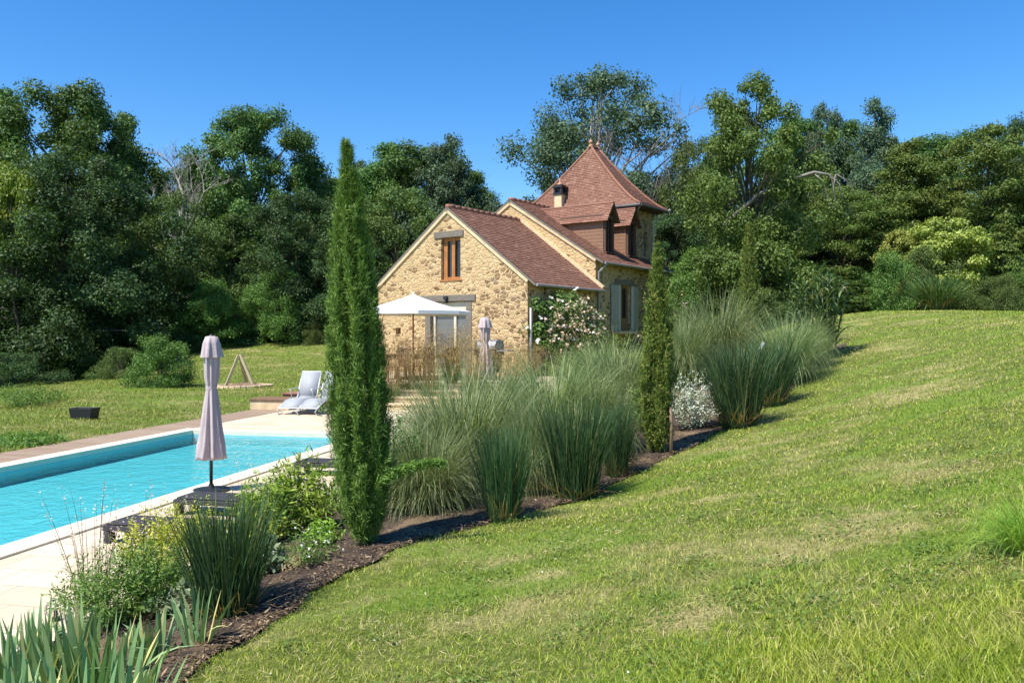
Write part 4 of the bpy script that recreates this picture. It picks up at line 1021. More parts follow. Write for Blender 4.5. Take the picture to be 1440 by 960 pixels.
def cypress(name, label, p, H, prof, plumes, needles, mat, seed, lean=(0, 0), side=False, **kw):
    e = empty(name, p, 0, label, 'cypress')
    link('foliage', cypress_mesh(H, prof, plumes, needles, mat, seed, lean=lean, **kw), e)
    MB().tube([(0, 0, -.1), (lean[0] * .3, lean[1] * .3, H * .3), (lean[0] * .8, lean[1] * .8, H * .85)], [.045, .035, .01], 8).build('trunk', M['bark'], e, smooth=True)
    if side:                                    # one shoot leaning out of the column towards the right
        rg = np.random.default_rng(77); V = []; n = 3600; s = rg.random(n)
        path = lambda t: np.stack([.16 + .50 * t, -.14 + .0 * t, .58 + .22 * t ** .8 - .08 * t ** 3], -1)
        Q = path(s) + rg.normal(0, 1, (n, 3)) * np.array([.03, .03, .018]) * (1.15 - s)[:, None]
        D = unit(np.array([1, .1, .25]) + rg.normal(0, .5, (n, 3)))
        V, F = cards(Q, rg.normal(size=(n, 3)) + np.array([0, 0, .8]), .05 * (.7 + .5 * rg.random(n)), .008, rg, D)
        link('side_shoot', mesh_np('side_shoot', V, F, mat), e)
    return e
p = on_bed(514, 772)
Hh = (ztop(190, p.y) - p.z) * .975
cypress('cypress_tree', 'tallest columnar cypress, bright green, standing between the pool and the house gable', p, Hh,
        [(0, .05), (.03, .10), (.08, .20), (.16, .255), (.30, .275), (.45, .265), (.58, .225), (.70, .18), (.80, .135), (.88, .085), (.95, .035), (1, .004)], 3000, 50, M['cypress'], 31, nl=.05, nw=.0056, lobes=9, lean=(-.16, 0), side=True, loose=.16)
p = on_bed(924, 640); Hh = ztop(345, p.y) - p.z
cypress('cypress_tree', 'second cypress, narrow and yellowish green, with a brown stake at its foot', p, Hh,
        [(0, .06), (.06, .18), (.2, .255), (.38, .27), (.55, .225), (.7, .155), (.84, .09), (.94, .045), (1, .006)], 1000, 40, M['cypress2'], 32, nl=.05, nw=.010, lobes=5, loose=.2)
p = on_bed(1053, 512); Hh = ztop(316, p.y) - p.z
cypress('cypress_tree', 'third and farthest cypress, slim, rising from grey green grasses before the ash', p, Hh,
        [(0, .08), (.1, .2), (.25, .27), (.42, .26), (.6, .2), (.78, .14), (.92, .07), (1, .008)], 700, 36, M['cypress2'], 33, nl=.065, nw=.014, lobes=5, loose=.25, pl=(.16, .34))
p = on_bed(943, 640); e = MB().tube([(0, 0, -.15), (.01, 0, .35), (.0, .01, .62)], [.024, .022, .02], 7).build('wooden_stake', M['stake'], None, smooth=True, loc=p)
tag(e, 'brown round wooden stake standing right of the second cypress', 'stake')
p = at_depth(1071, 14.2); p.z = ztop(492, 14.2); e = MB().box((0, 0, .06), (.05, .012, .17), Matrix.Rotation(.45, 3, 'Y')).box((-.035, 0, -.35), (.014, .01, .72)).build('plant_tag', M['canvas'], None, loc=p)
tag(e, 'small white plant tag leaning above the blue green grasses', 'tag')

# ornamental grasses
G = {}
G['up'] = [clump_mesh('upright_grass', M['upright'], 820, .20, 1.0, .22, .30, .0085, 6, 50 + k) for k in range(2)]
G['fine'] = [clump_mesh('silver_grass', M['fine'], 2900, .28, 1.0, .78, 1.75, .0052, 8, 60 + k) for k in range(3)]
G['arch'] = [clump_mesh('pampas_grass', M['reed'], 1100, .24, 1.0, .65, 1.1, .012, 7, 70)]
def grass(kind, k, px, py, top, wpx, label, name, rz=0.0, onb=True, Y=None, group=None, zoff=0.0, fill=1.0):
    if Y is None: p = on_bed(px, py)
    else: p = at_depth(px, Y); p.z = zbed(p.x, p.y)
    h = ztop(top, p.y) - p.z
    r = wpx * p.y / FPX / 2
    w0 = {'up': .42, 'fine': .80, 'arch': .80}[kind]; h0 = {'up': .95, 'fine': .76, 'arch': .84}[kind]
    s = h / h0; return thing_mesh(name, G[kind][k], p, label, 'ornamental grass', (r / w0, r / w0, s), rz, group)
UG, SG = 'upright grasses along the lawn edge', 'silver grass mounds in the bed'
grass('up', 0, 320, 868, 686, 152, 'dark upright grass clump nearest the camera, between the irises and the tall cypress', 'upright_grass', .3, group=UG)
grass('up', 1, 708, 733, 590, 92, 'upright blue green grass at the lawn edge, first one right of the tall cypress', 'upright_grass', 1.3, group=UG)
grass('up', 0, 808, 702, 548, 122, 'largest upright blue green grass at the lawn edge, in the middle of the bed front', 'upright_grass', 2.3, group=UG)
grass('up', 1, 866, 672, 560, 62, 'narrow upright grass left of the second cypress', 'upright_grass', 3.3, group=UG)
grass('up', 0, 1038, 600, 474, 108, 'upright blue green grass right of the white edged shrub', 'upright_grass', 4.3, group=UG)
grass('up', 1, 1082, 570, 470, 90, 'blue green grass behind the upright one right of the white edged shrub', 'upright_grass', 5.3, group=UG)
grass('fine', 0, 655, 694, 505, 240, 'broad silver green grass mound right of the tall cypress', 'silver_grass', .2, group=SG)
grass('fine', 1, 596, 722, 585, 190, 'low drooping silver grass at the foot of the tall cypress', 'silver_grass', 1.2, group=SG)
grass('fine', 2, 775, 645, 492, 235, 'largest silver green grass mound, behind the upright grass in the bed middle', 'silver_grass', 2.2, group=SG)
grass('fine', 0, 700, 640, 500, 190, 'silver grass mound in front of the closed lilac terrace parasol', 'silver_grass', 3.2, group=SG)
grass('fine', 1, 870, 590, 468, 160, 'silver grass mound left of the second cypress, before the shuttered window', 'silver_grass', 4.2, group=SG)
grass('fine', 2, 1010, 530, 405, 150, 'tall silver grass between the second and the third cypress', 'silver_grass', 5.2, group=SG)
grass('fine', 0, 1105, 540, 432, 125, 'pale silver grass between the third cypress and the giant reed', 'silver_grass', .9, group=SG)
grass('fine', 1, 960, 545, 430, 120, 'silver grass just right of the tip of the second cypress', 'silver_grass', 1.9, group=SG)
grass('fine', 2, 840, 560, 480, 170, 'greener grass mound below the rose bush', 'silver_grass', 2.9, group=SG)
grass('arch', 0, 1320, 441, 380, 100, 'round pampas grass clump on the lawn crest in front of the bamboo', 'pampas_grass', .4, Y=28.5)
grass('fine', 1, 742, 700, 535, 110, 'silver grass mound between the first and the largest upright grass', 'silver_grass', 0.5, group=SG)
grass('fine', 2, 838, 645, 505, 130, 'silver grass mound right behind the largest upright grass', 'silver_grass', 1.5, group=SG)
grass('fine', 0, 622, 668, 530, 150, 'silver grass mound in front of the garden steps right of the tall cypress', 'silver_grass', 2.5, group=SG)
grass('fine', 1, 1135, 520, 440, 90, 'silver grass right before the giant reed', 'silver_grass', 3.5, group=SG)
# broad leaved giant reed
def reed_mesh(seed, n=40, Hh=2.0):
    rg = np.random.default_rng(seed); parts = []; mb = MB()
    for k in range(n):
        a = rg.random() * 2 * PI; r = .30 * math.sqrt(rg.random()); b = np.array([r * math.cos(a), r * math.sin(a), 0]); h = Hh * (.6 + .4 * rg.random())
        ln = np.array([math.cos(a), math.sin(a), 0]) * .16 * rg.random() * h; tip = b + ln + np.array([0, 0, h])
        mb.tube([b - np.array([0, 0, .05]), (b * .6 + tip * .4), tip], [.012, .010, .005], 5, cap=False)
        m = 15; t = np.linspace(.12, 1, m); P = b[None] + (tip - b)[None] * t[:, None]
        az = np.where(np.arange(m) % 2, a, a + PI) + rg.normal(0, .7, m)
        parts.append((*blades(P, az, .35 + .3 * rg.random(m), 1.5 + .7 * rg.random(m), .34 + .26 * rg.random(m), np.full(m, .034), 6, rg), 0))
    V, F, Mi = join(parts); return mb, mesh_np('leaves', V, F, [M['reed']], Mi)
p = on_bed(1152, 505); e = empty('giant_reed', p, 0, 'tall giant reed with drooping strap leaves at the end of the bed', 'reed'); e.scale = (1.35, 1.35, (ztop(372, p.y) - p.z) / 2.05)
mb, lm = reed_mesh(5); link('leaves', lm, e); mb.build('canes', M['green_stem'], e)

# leafy perennials
def mound_mesh(n, Rm, Hm, ll, lw, mat, seed, stems=140, up=.5, name='foliage'):
    """leaves carried on many stems that fan out into a mound"""
    rg = np.random.default_rng(seed)
    az = rg.random(stems) * 2 * PI; q = np.sqrt(rg.random(stems)); tipx = Rm * q
    tip = np.stack([tipx * np.cos(az), tipx * np.sin(az), Hm * np.sqrt(np.maximum(.05, 1 - (q * .93) ** 2)) * (.55 + .55 * rg.random(stems))], 1)
    b = np.stack([.25 * tip[:, 0], .25 * tip[:, 1], np.zeros(stems)], 1)
    i = rg.integers(0, stems, n); t = rg.random(n) ** .6
    P = b[i] * (1 - t)[:, None] + tip[i] * t[:, None]; P[:, 2] += .05 * Hm * np.sin(t * PI)
    P += rg.normal(0, Rm * .03, (n, 3))
    D = unit(tip[i] - b[i]) * .6 + rg.normal(0, .6, (n, 3)) + np.array([0, 0, .2])
    N = rg.normal(0, .6, (n, 3)) + np.array([0, 0, up]) + unit(P + 1e-6) * .4
    V, F = cards(P, N, ll * (.6 + .7 * rg.random(n)), lw * (.6 + .7 * rg.random(n)), rg, unit(D))
    return mesh_np(name, V, F, mat), tip
def flowers_mesh(pts, r, mat, seed, pet=5, up=(0, 0, 1.)):
    rg = np.random.default_rng(seed); pts = np.asarray(pts); n = len(pts)
    Nn = unit(np.array(up) + rg.normal(0, .45, (n, 3))); T_ = unit(np.cross(Nn, rg.normal(size=(n, 3)))); B = np.cross(Nn, T_)
    P = []; D = []; N = []
    for k in range(pet):
        a = 2 * PI * k / pet; d = T_ * math.cos(a) + B * math.sin(a) + Nn * .25; P.append(pts); D.append(d); N.append(Nn - d * .2)
    m = n * pet; V, F = cards(np.concatenate(P), np.concatenate(N), r * (.8 + .4 * rg.random(m)), r * .75, rg, np.concatenate(D))
    return mesh_np('flowers', V, F, mat)
def perennial(name, label, px, py, top, wpx, mat, seed, n=2600, ll=.05, lw=.022, cat='plant', flower=None, fn=60, fr=.014, stems=140, Y=None, rz=0.0):
    p = on_bed(px, py) if Y is None else at_depth(px, Y)
    if Y is not None: p.z = zbed(p.x, p.y)
    Hm = ztop(top, p.y) - p.z; Rm = wpx * p.y / FPX / 2
    e = empty(name, p, rz, label, cat)
    me, tips = mound_mesh(n, Rm, Hm, ll, lw, M[mat], seed, stems); link('foliage', me, e)
    if flower:
        rg = np.random.default_rng(seed + 9); t = tips[rg.integers(0, len(tips), fn)] * (1 + rg.normal(0, .05, (fn, 3))) + np.array([0, 0, .01])
        tag(link('flowers', flowers_mesh(t, fr, M[flower], seed), e), kind='stuff')
    return e
perennial('leafy_perennial', 'bright green leafy perennial left of the foot of the tall cypress', 420, 752, 642, 135, 'bright_herb', 101, 3800, .10, .020)
perennial('leafy_perennial', 'bright green leafy perennial between the nearest grass clump and the bigger leafy one', 372, 768, 668, 95, 'bright_herb', 119, 2600, .08, .018)
perennial('low_green_plant', 'low bright green plant on the soil edge below the daisies', 455, 772, 728, 60, 'bright_herb', 120, 1200, .04, .016)
perennial('euphorbia', 'yellow green euphorbia right beside the nearest dark lounger', 228, 812, 706, 130, 'euphorbia', 102, 5200, .026, .016, 'shrub')
perennial('euphorbia', 'smaller yellow green euphorbia half behind the nearest grass clump', 372, 772, 706, 70, 'euphorbia', 103, 2000, .024, .016, 'shrub')
perennial('euphorbia', 'yellow green euphorbia left of the nearest grass clump, above the grey sage', 285, 785, 698, 90, 'euphorbia', 104, 2600, .024, .016, 'shrub')
perennial('catmint', 'soft green leafy mound behind the iris leaves, left of the nearest grass clump', 158, 884, 768, 170, 'herb', 105, 6500, .034, .011, 'plant', stems=260)
perennial('catmint', 'soft green leafy mound between the irises and the euphorbia', 222, 858, 758, 130, 'herb', 106, 5200, .034, .011, 'plant', stems=220)
perennial('grey_sage', 'low grey green sage in front of the nearest grass clump', 252, 868, 822, 84, 'sage', 107, 900, .07, .030, 'plant')
perennial('grey_sage', 'low grey green sage right of the nearest grass clump, by the straw', 372, 812, 752, 60, 'sage', 108, 700, .07, .034, 'plant')
perennial('daisies', 'small white daisies on fine green leaves left of the cypress foot', 432, 800, 738, 100, 'herb', 109, 1800, .026, .010, 'flowers', 'petal_white', 70, .010)
perennial('white_edged_shrub', 'shrub with white variegated leaves between the second cypress and the upright grass', 972, 606, 520, 92, 'white_leaf', 110, 5200, .038, .020, 'shrub', stems=220)
perennial('green_bush', 'dark green leafy bush in the shade right of the tall cypress', 560, 722, 585, 95, 'oak', 111, 4200, .045, .022, 'bush', stems=200)
perennial('rose_bush', 'loose leafy shrub in front of the garden steps right of the tall cypress', 566, 655, 548, 74, 'olive', 112, 1500, .04, .024, 'bush', stems=70)
perennial('green_plant', 'bright green leafy plant behind the second cypress', 905, 610, 530, 60, 'herb', 113, 1500, .06, .03)
perennial('spirea', 'yellow green feathery plant below the shuttered window', 855, 530, 462, 110, 'lime', 114, 3600, .07, .02, stems=200)
perennial('spirea', 'yellow green feathery plant below the roses', 800, 545, 490, 90, 'lime', 115, 2400, .07, .02, stems=160)
perennial('green_plant', 'fresh green plant in front of the third cypress', 968, 545, 490, 56, 'herb', 116, 1200, .07, .035)
perennial('dry_flower_plant', 'plant with dry brown seed heads at the lawn edge left of the second cypress', 880, 668, 625, 46, 'stipa', 117, 600, .05, .01)
perennial('shrub_rose', 'pale flowering rose shrub right of the second cypress tip, against the wood', 945, 500, 418, 90, 'olive', 118, 2600, .07, .04, 'bush', 'petal_pink', 60, .05)
# right edge tall weeds on the lawn
p = gp(1452, 775); thing_mesh('tall_grass_tuft', clump_mesh('tall_grass_tuft', M['bright_herb'], 900, .30, 1.0, .8, 1.5, .008, 6, 91), p, 'tuft of tall soft grass at the right edge of the lawn', 'grass tuft', (.40, .40, (ztop(685, p.y) - p.z) / .8), 1.0)

# climbing rose on the wing
def rose(px, Y, top, wpx, pal, seed, label, n, fl, mat='bright', lean=0):
    p = at_depth(px, Y); p.z = zbed(p.x, p.y); e = empty('rose_bush', p, 0, label, 'rose bush'); rg = np.random.default_rng(seed)
    Hm = ztop(top, Y) - p.z; Rm = wpx * Y / FPX / 2
    K = 46; c = np.stack([rg.uniform(-1, 1, K) * Rm, rg.uniform(-.35, .35, K), Hm * (.25 + .68 * rg.random(K) ** .7)], 1)
    c[:, 2] *= 1 - .25 * (c[:, 0] / Rm) ** 2; i = rg.integers(0, K, n)
    d = unit(rg.normal(size=(n, 3))); P = c[i] + d * (.30 * rg.random(n) ** .5)[:, None]
    V, F = cards(P, d + np.array([0, -.2, .6]), .085 * (.6 + .7 * rg.random(n)), .055, rg); link('foliage', mesh_np('foliage', V, F, M[mat]), e)
    for mat_, m, r in fl:
        i = rg.integers(0, K, m); d = unit(rg.normal(size=(m, 3)) + np.array([0, -.9, .5])); Q = c[i] + d * .30
        Q = np.repeat(Q, 3, 0) + rg.normal(0, .035, (m * 3, 3)); tag(link('flowers', flowers_mesh(Q, r, M[mat_], seed + m, 6, (0, -.7, .7)), e), kind='stuff')
    mb = MB()
    for k in range(9): mb.tube([(rg.normal(0, .12), 0, -.1), (c[k, 0] * .5, c[k, 1], c[k, 2] * .5), tuple(c[k])], [.018, .014, .007], 5)
    mb.build('stems', M['stem'], e); return e
rose(784, 26.4, 404, 84, None, 201, 'climbing rose with white flowers under the eave of the wing', 6500, [('petal_white', 34, .06), ('petal_pink', 14, .05)])
rose(812, 26.0, 418, 72, None, 202, 'faded pink and tan rose bush in front of the climbing rose', 2600, [('petal_faded', 110, .045), ('petal_pink', 40, .045), ('petal_white', 12, .05)], 'olive')

# feathery dry grasses along the terrace edge
def stipa_mesh(seed, n=150, L=1.0):
    rg = np.random.default_rng(seed); r = .16 * np.sqrt(rg.random(n)); a = rg.random(n) * 2 * PI
    P = np.stack([r * np.cos(a), r * np.sin(a), np.zeros(n)], 1); Ls = L * (.55 + .45 * rg.random(n)); az = a + rg.normal(0, .5, n)
    t0 = .42 * rg.random(n); bd = .7 * rg.random(n)
    v, f = blades(P, az, t0, bd, Ls, np.full(n, .007), 5, rg)
    tips = v.reshape(n, -1, 3)[:, -1]; parts = [(v, f, 0)]
    m = n * 11; i = rg.integers(0, n, m); Q = tips[i] + rg.normal(0, .055, (m, 3)) - np.array([0, 0, .05])
    V, F = cards(Q, rg.normal(size=(m, 3)), .030 + .03 * rg.random(m), .010, rg, rg.normal(0, .5, (m, 3)) + np.array([0, 0, .8])); parts.append((V, F, 0))
    n2 = 260; a = rg.random(n2) * 2 * PI; P = np.stack([.12 * np.cos(a), .12 * np.sin(a), np.zeros(n2)], 1)
    v, f = blades(P, a, .3 + .5 * rg.random(n2), 1.2 * rg.random(n2), .3 + .3 * rg.random(n2), np.full(n2, .008), 5, rg); parts.append((v, f, 1))
    V, F, Mi = join(parts); return mesh_np('feather_grass', V, F, [M['stipa'], M['reed']], Mi)
SM = [stipa_mesh(301), stipa_mesh(302)]
for k, (px, Y, top, w, lb) in enumerate((
        (548, 22.0, 480, 1.0, 'dry feathery grass at the terrace edge just right of the tall cypress'),
        (576, 22.4, 466, 1.1, 'dry feathery grass below the pole of the white parasol'),
        (604, 22.1, 470, 1.1, 'dry feathery grass in front of the left door leaf'),
        (634, 22.3, 452, 1.2, 'tallest dry feathery grass, in front of the right door leaf'),
        (664, 21.9, 462, 1.1, 'dry feathery grass left of the lilac terrace parasol'),
        (716, 21.6, 478, 1.0, 'dry feathery grass right of the lilac terrace parasol'),
        (745, 22.6, 482, 1.0, 'dry feathery grass at the house corner below the downpipe'))):
    X = (px - 720) / FPX * Y; z = TZ if in_poly(np.array([X]), np.array([Y]), terr_poly)[0] else zbed(X, Y)
    h = ztop(top, Y) - z; thing_mesh('feather_grass', SM[k % 2], Vector((X, Y, z)), lb, 'dry grass', (w, w, h / 1.0), k * 1.1, 'dry feather grasses along the terrace')

# gaura: thin wands with tiny pink flowers
def gaura(px, py, top, wpx, seed, n, label):
    p = on_bed(px, py); rg = np.random.default_rng(seed); Hm = ztop(top, p.y) - p.z; Rm = wpx * p.y / FPX / 2
    e = empty('gaura', p, 0, label, 'flowers'); a = rg.random(n) * 2 * PI
    P = np.stack([.06 * np.cos(a), .06 * np.sin(a), np.zeros(n)], 1); L = Hm * (.6 + .45 * rg.random(n)); t0 = np.arctan(Rm / Hm) * rg.random(n) * .8; bd = .35 * rg.random(n)
    v, f = blades(P, a, t0, bd, L, np.full(n, .0042), 8, rg, 1.5); link('stems', mesh_np('stems', v, f, M['stem']), e)
    sp = v.reshape(n, 9, 2, 3).mean(2); fl = []
    for k in range(n):
        m = 9
        for t in rg.random(m) ** .6: fl.append(sp[k, 4] * (1 - t) + sp[k, 8] * t + rg.normal(0, .008, 3) if rg.random() < .75 else sp[k, 7] + rg.normal(0, .01, 3))
    tag(link('flowers', flowers_mesh(np.array(fl), .0085, M['petal_pink'], seed, 4), e), kind='stuff')
    m = 500; i = rg.integers(0, n, m); t = rg.random(m); Q = sp[i, 0] * (1 - t)[:, None] + sp[i, 4] * t[:, None]
    V, F = cards(Q, rg.normal(size=(m, 3)), .04 * (.5 + rg.random(m)), .008, rg, rg.normal(0, .7, (m, 3)) + np.array([0, 0, .5])); link('foliage', mesh_np('foliage', V, F, M['herb']), e)
gaura(132, 872, 672, 210, 401, 34, 'tall thin wands with tiny pink flowers over the paving at the left')
gaura(196, 850, 668, 130, 402, 18, 'thin flowering wands in front of the nearest dark lounger')
gaura(345, 775, 640, 120, 403, 16, 'thin flowering wands behind the nearest grass clump, by the parasol pole')

# irises: fans of sword leaves
def iris_mesh(seed, n=16, L=.55):
    rg = np.random.default_rng(seed); a0 = rg.random() * PI; k = np.linspace(-1, 1, n); az = np.where(k < 0, a0 + PI, a0) + rg.normal(0, .3, n)
    P = np.stack([.07 * k * math.cos(a0), .07 * k * math.sin(a0), np.zeros(n) - .03], 1) + rg.normal(0, .03, (n, 3)) * np.array([1, 1, 0])
    bd = .25 * rg.random(n); bd[rg.random(n) < .14] = 1.6
    V, F = blades(P, az, np.abs(k) * .42 * (.5 + .7 * rg.random(n)), bd, L * (1 - .35 * np.abs(k) * rg.random(n)), .024 + .014 * rg.random(n), 7, rg, .5)
    return mesh_np('iris', V, F, M['iris'])
IM = [iris_mesh(500 + k) for k in range(4)]
rg = np.random.default_rng(8)
k = 0
for (px, Y, top) in ((12, 4.0, 860), (48, 3.8, 865), (30, 3.5, 905), (78, 4.15, 850), (92, 3.75, 850), (118, 4.05, 835), (130, 3.65, 880), (150, 3.95, 862), (70, 3.3, 930), (22, 4.2, 872), (60, 4.1, 842), (104, 4.2, 862), (138, 4.25, 850), (-6, 4.1, 880), (165, 3.6, 905), (110, 3.35, 930), (8, 3.3, 930), (-14, 3.8, 880), (185, 3.75, 925)):
    p = at_depth(px, Y); p.z = zbed(p.x, p.y); h = ztop(top, Y) - p.z; s = h / .52
    thing_mesh('iris', IM[k % 4], p, 'grey green iris fan in the dense iris patch at the bottom left corner', 'iris', (1.15, 1.15, s), rg.random() * 6, 'irises of the bottom left patch'); k += 1
for (px, py, top, lb) in ((222, 935, 855, 'small iris fan standing alone on bare soil left of the broad leaved iris'), (278, 915, 822, 'iris with two broad yellow green leaves on the bare soil below the nearest grass clump'), (196, 945, 868, 'small iris fan at the right end of the iris patch')):
    p = on_bed(px, py); h = ztop(top, p.y) - p.z; thing_mesh('iris', IM[k % 4], p, lb, 'iris', (.8, .8, h / .52), k, 'young irises on bare soil'); k += 1
# straw heap
p = on_bed(410, 806); rg = np.random.default_rng(6); n = 1500; d = unit(rg.normal(size=(n, 3))); d[:, 2] = np.abs(d[:, 2]); Q = d * (rg.random(n) ** .4)[:, None] * np.array([.14, .10, .10])
V, F = cards(Q, d + rg.normal(0, .3, (n, 3)), .05, .006, rg); thing_mesh('straw_heap', mesh_np('straw_heap', V, F, M['straw']), p, 'small heap of pale straw on the soil right of the nearest grass clump', 'straw')

# litter on the soil
rg = np.random.default_rng(12); n = 26000; Yb = 2.2 + 19 * rg.random(n) ** 1.6; t = rg.random(n); Xb = bed_l(Yb) + .05 + (bed_r(Yb) - bed_l(Yb) - .02) * np.where(rg.random(n) < .6, 1 - t ** 2 * .5, t)
Q = np.stack([Xb, Yb, zt(Xb, Yb) + .045], 1); s = .010 + .035 * rg.random(n) ** 2
V, F = cards(Q, np.array([0, 0, 1.]) + rg.normal(0, .35, (n, 3)), s * 1.6, np.minimum(s * .5, .012), rg)
tag(link('bed_litter', mesh_np('bed_litter', V, F, M['debris'])), kind='stuff')

# ------------------------------------------------------------------ lawn blades
def lawn(name, n, Y0, Y1, xw, mat, seed, hgt, mask, wmin=.0035, wk=.00085, power=1.0, straw=True):
    rg = np.random.default_rng(seed); u_ = rg.random(n); Yv = Y0 * (Y1 / Y0) ** (u_ ** power)
    Xv = (xw[0] + (xw[1] - xw[0]) * rg.random(n)) * (Yv + .8)
    # clumpiness
    Xv += rg.normal(0, .02, n); k = mask(Xv, Yv); Xv = Xv[k]; Yv = Yv[k]; n = len(Xv)
    P = np.stack([Xv, Yv, zt(Xv, Yv) - .006], 1)
    tuft = np.clip(np.sin(Xv * 2.1 + 1.3 * np.sin(Yv * 1.7)) * np.sin(Yv * 2.6 + np.sin(Xv * 3.1)), 0, 1)
    L = hgt(Xv, Yv, tuft, rg); w = np.maximum(wmin, wk * Yv) * (.7 + .6 * rg.random(n))
    az = rg.random(n) * 2 * PI
    V, F = blades(P, az, .25 + .75 * rg.random(n), .9 * rg.random(n), L, w, 2, rg, 1.2)
    return tag(link(name, mesh_np(name, V, F, mat)), kind='stuff')
def on_lawn(X, Y):
    return (X > np.where(Y < 19.7, bed_r(Y) + .03 - .20 * np.random.default_rng(1).random(np.shape(Y)) ** 2.5, bed_l(Y) + .5)) & ~((Y > 23) & (X < 5))
rough = lambda X, Y: np.clip(1 - ((X - 1.35) / 1.3) ** 2 - ((Y - 3.3) / .75) ** 2, 0, 1)
lawn('lawn_grass', 520000, 2.6, 30, (-.75, .95), M['blade'], 21, lambda X, Y, t, r: (.022 + .030 * r.random(len(X)) + .02 * t * r.random(len(X)) + .10 * rough(X, Y) * r.random(len(X)) ** 1.5) * np.where(Y > 9, 1.15, 1), on_lawn)
def on_meadow(X, Y):
    a, b = to_pf(X, Y); return (a < DA0 - .02) | ((b > DB1 + .2) & (a < -.6) & ~in_poly(X, Y, terr_poly))
def tall_patch(X, Y): return on_lawn(X, Y) & (X > .55 + .25 * np.sin(Y * 9)) & (X < 2.9) & (np.sin(X * 4.3) * np.sin(Y * 6.1 + X) + .9 * np.random.default_rng(9).random(len(X)) > .15)
lawn('uncut_grass', 42000, 2.5, 3.75, (.05, .75), M['blade'], 23, lambda X, Y, t, r: (.05 + .11 * r.random(len(X)) ** 1.3) * np.clip((3.9 - Y) / .8, .25, 1), tall_patch)
lawn('meadow_grass', 190000, 10, 48, (-.85, -.12), M['meadow_blade'], 22, lambda X, Y, t, r: .035 + .05 * r.random(len(X)) + .05 * t * r.random(len(X)), on_meadow, wk=.0008)
# coarse weeds and clover at the meadow's left side
for (px, Y, top, w, lb) in ((40, 22, 540, 1.1, 'patch of tall weeds at the left edge of the meadow'), (30, 15.0, 612, .8, 'low leafy weeds at the left by the wood deck')):
    p = at_depth(px, Y); me, _ = mound_mesh(4200, w, max(.12, ztop(top, Y) - p.z), .07, .022, M['herb'], int(px) + 700, 300); thing_mesh('weeds', me, p, lb, 'weeds', 1.0)
rg = np.random.default_rng(15); n = 16000; Yv = 2.7 * (22 / 2.7) ** rg.random(n); Xv = Yv * rg.uniform(-.6, .85, n); k = on_lawn(Xv, Yv) & (np.sin(Xv * 1.1 + Yv * .6) * np.sin(Yv * 1.7 - Xv * .5) + rg.normal(0, .5, n) > .1); Xv = Xv[k]; Yv = Yv[k]; n = len(Xv)
V, F = cards(np.stack([Xv, Yv, zt(Xv, Yv) + .020 + .02 * rg.random(n)], 1), np.array([0, 0, 1.]) + rg.normal(0, .4, (n, 3)), (.03 + .06 * rg.random(n)), np.maximum(.003, .0009 * Yv), rg)
tag(link('grass_clippings', mesh_np('grass_clippings', V, F, M['straw'])), kind='stuff')
n = 150; Yc = 2.8 * (12 / 2.8) ** rg.random(n); Xc = Yc * rg.uniform(-.4, .75, n); k = on_lawn(Xc, Yc); Xc = Xc[k]; Yc = Yc[k]; m = 70
Xv = np.repeat(Xc, m) + rg.normal(0, .09, len(Xc) * m); Yv = np.repeat(Yc, m) + rg.normal(0, .09, len(Xc) * m)
V, F = cards(np.stack([Xv, Yv, zt(Xv, Yv) + .02 + .035 * rg.random(len(Xv))], 1), np.array([0, 0, 1.]) + rg.normal(0, .4, (len(Xv), 3)), .016 + .014 * rg.random(len(Xv)), .013 + .006 * rg.random(len(Xv)), rg)
tag(link('clover_leaves', mesh_np('clover_leaves', V, F, M['herb'])), kind='stuff')
# tiny flowers scattered over the lawn near the camera
rg = np.random.default_rng(14); n = 90; Yv = 3 + 8 * rg.random(n); Xv = Yv * rg.uniform(-.3, .7, n); k = on_lawn(Xv, Yv); Q = np.stack([Xv[k], Yv[k], zt(Xv[k], Yv[k]) + .035], 1)
tag(link('clover_flowers', flowers_mesh(Q, .007, M['petal_white'], 5, 5)), kind='stuff')

# ------------------------------------------------------------------ furniture
def closed_parasol(p, H, zc, label, rmax=.17, sleeve=True):
    """folded parasol: pole, canopy hanging in folds with a tie, small upper flounce"""
    e = empty('closed_parasol', p, .3, label, 'parasol')
    MB().tube([(0, 0, 0), (0, 0, H - .03)], .021, 10).build('pole', M['black'], e, smooth=True)
    MB().lathe([(.22, 0), (.22, .03), (.04, .045), (.03, .09)], 20).build('base', M['black'], e, smooth=False)
    L = H - zc
    zz = [0, .03, .12, .30, .48, .56, .585, .61, .66, .80, .92, .985, 1.0]
    rr = [1.02, 1.0, .92, .72, .52, .43, .40, .43, .52, .58, .56, .40, .14]
    am = [.20, .20, .19, .17, .13, .09, .06, .09, .12, .12, .10, .05, .02]
    MB().lathe([(rmax * a, zc + L * (1 - .0) * b) for a, b in zip(rr, zz)], 72, fold=9, amp=am).build('canopy', M['lilac'], e, smooth=True)
    MB().lathe([(rmax * .43, zc + L * .572), (rmax * .44, zc + L * .585), (rmax * .43, zc + L * .60)], 30, cap=False).build('tie', M['lilac'], e, smooth=True)
    MB().lathe([(rmax * .80, zc + L * .835), (rmax * .74, zc + L * .87), (rmax * .64, zc + L * .95), (rmax * .46, zc + L * 1.004), (rmax * .1, zc + L * 1.012)], 72, fold=7, amp=[.16, .13, .08, .03, 0], cap=False).build('upper_flounce', M['lilac'], e, smooth=True)
    MB().lathe([(.035, H - .02), (.04, H + .005), (.015, H + .03), (.004, H + .045)], 12).build('finial', M['black'], e, smooth=True)
    return e
Yp = 10.45
closed_parasol(((297 - 720) / FPX * Yp, Yp, 0), ztop(474, Yp), ztop(645, Yp), 'closed lilac parasol standing on the paving beside the pool', .155)
Yp = 22.5
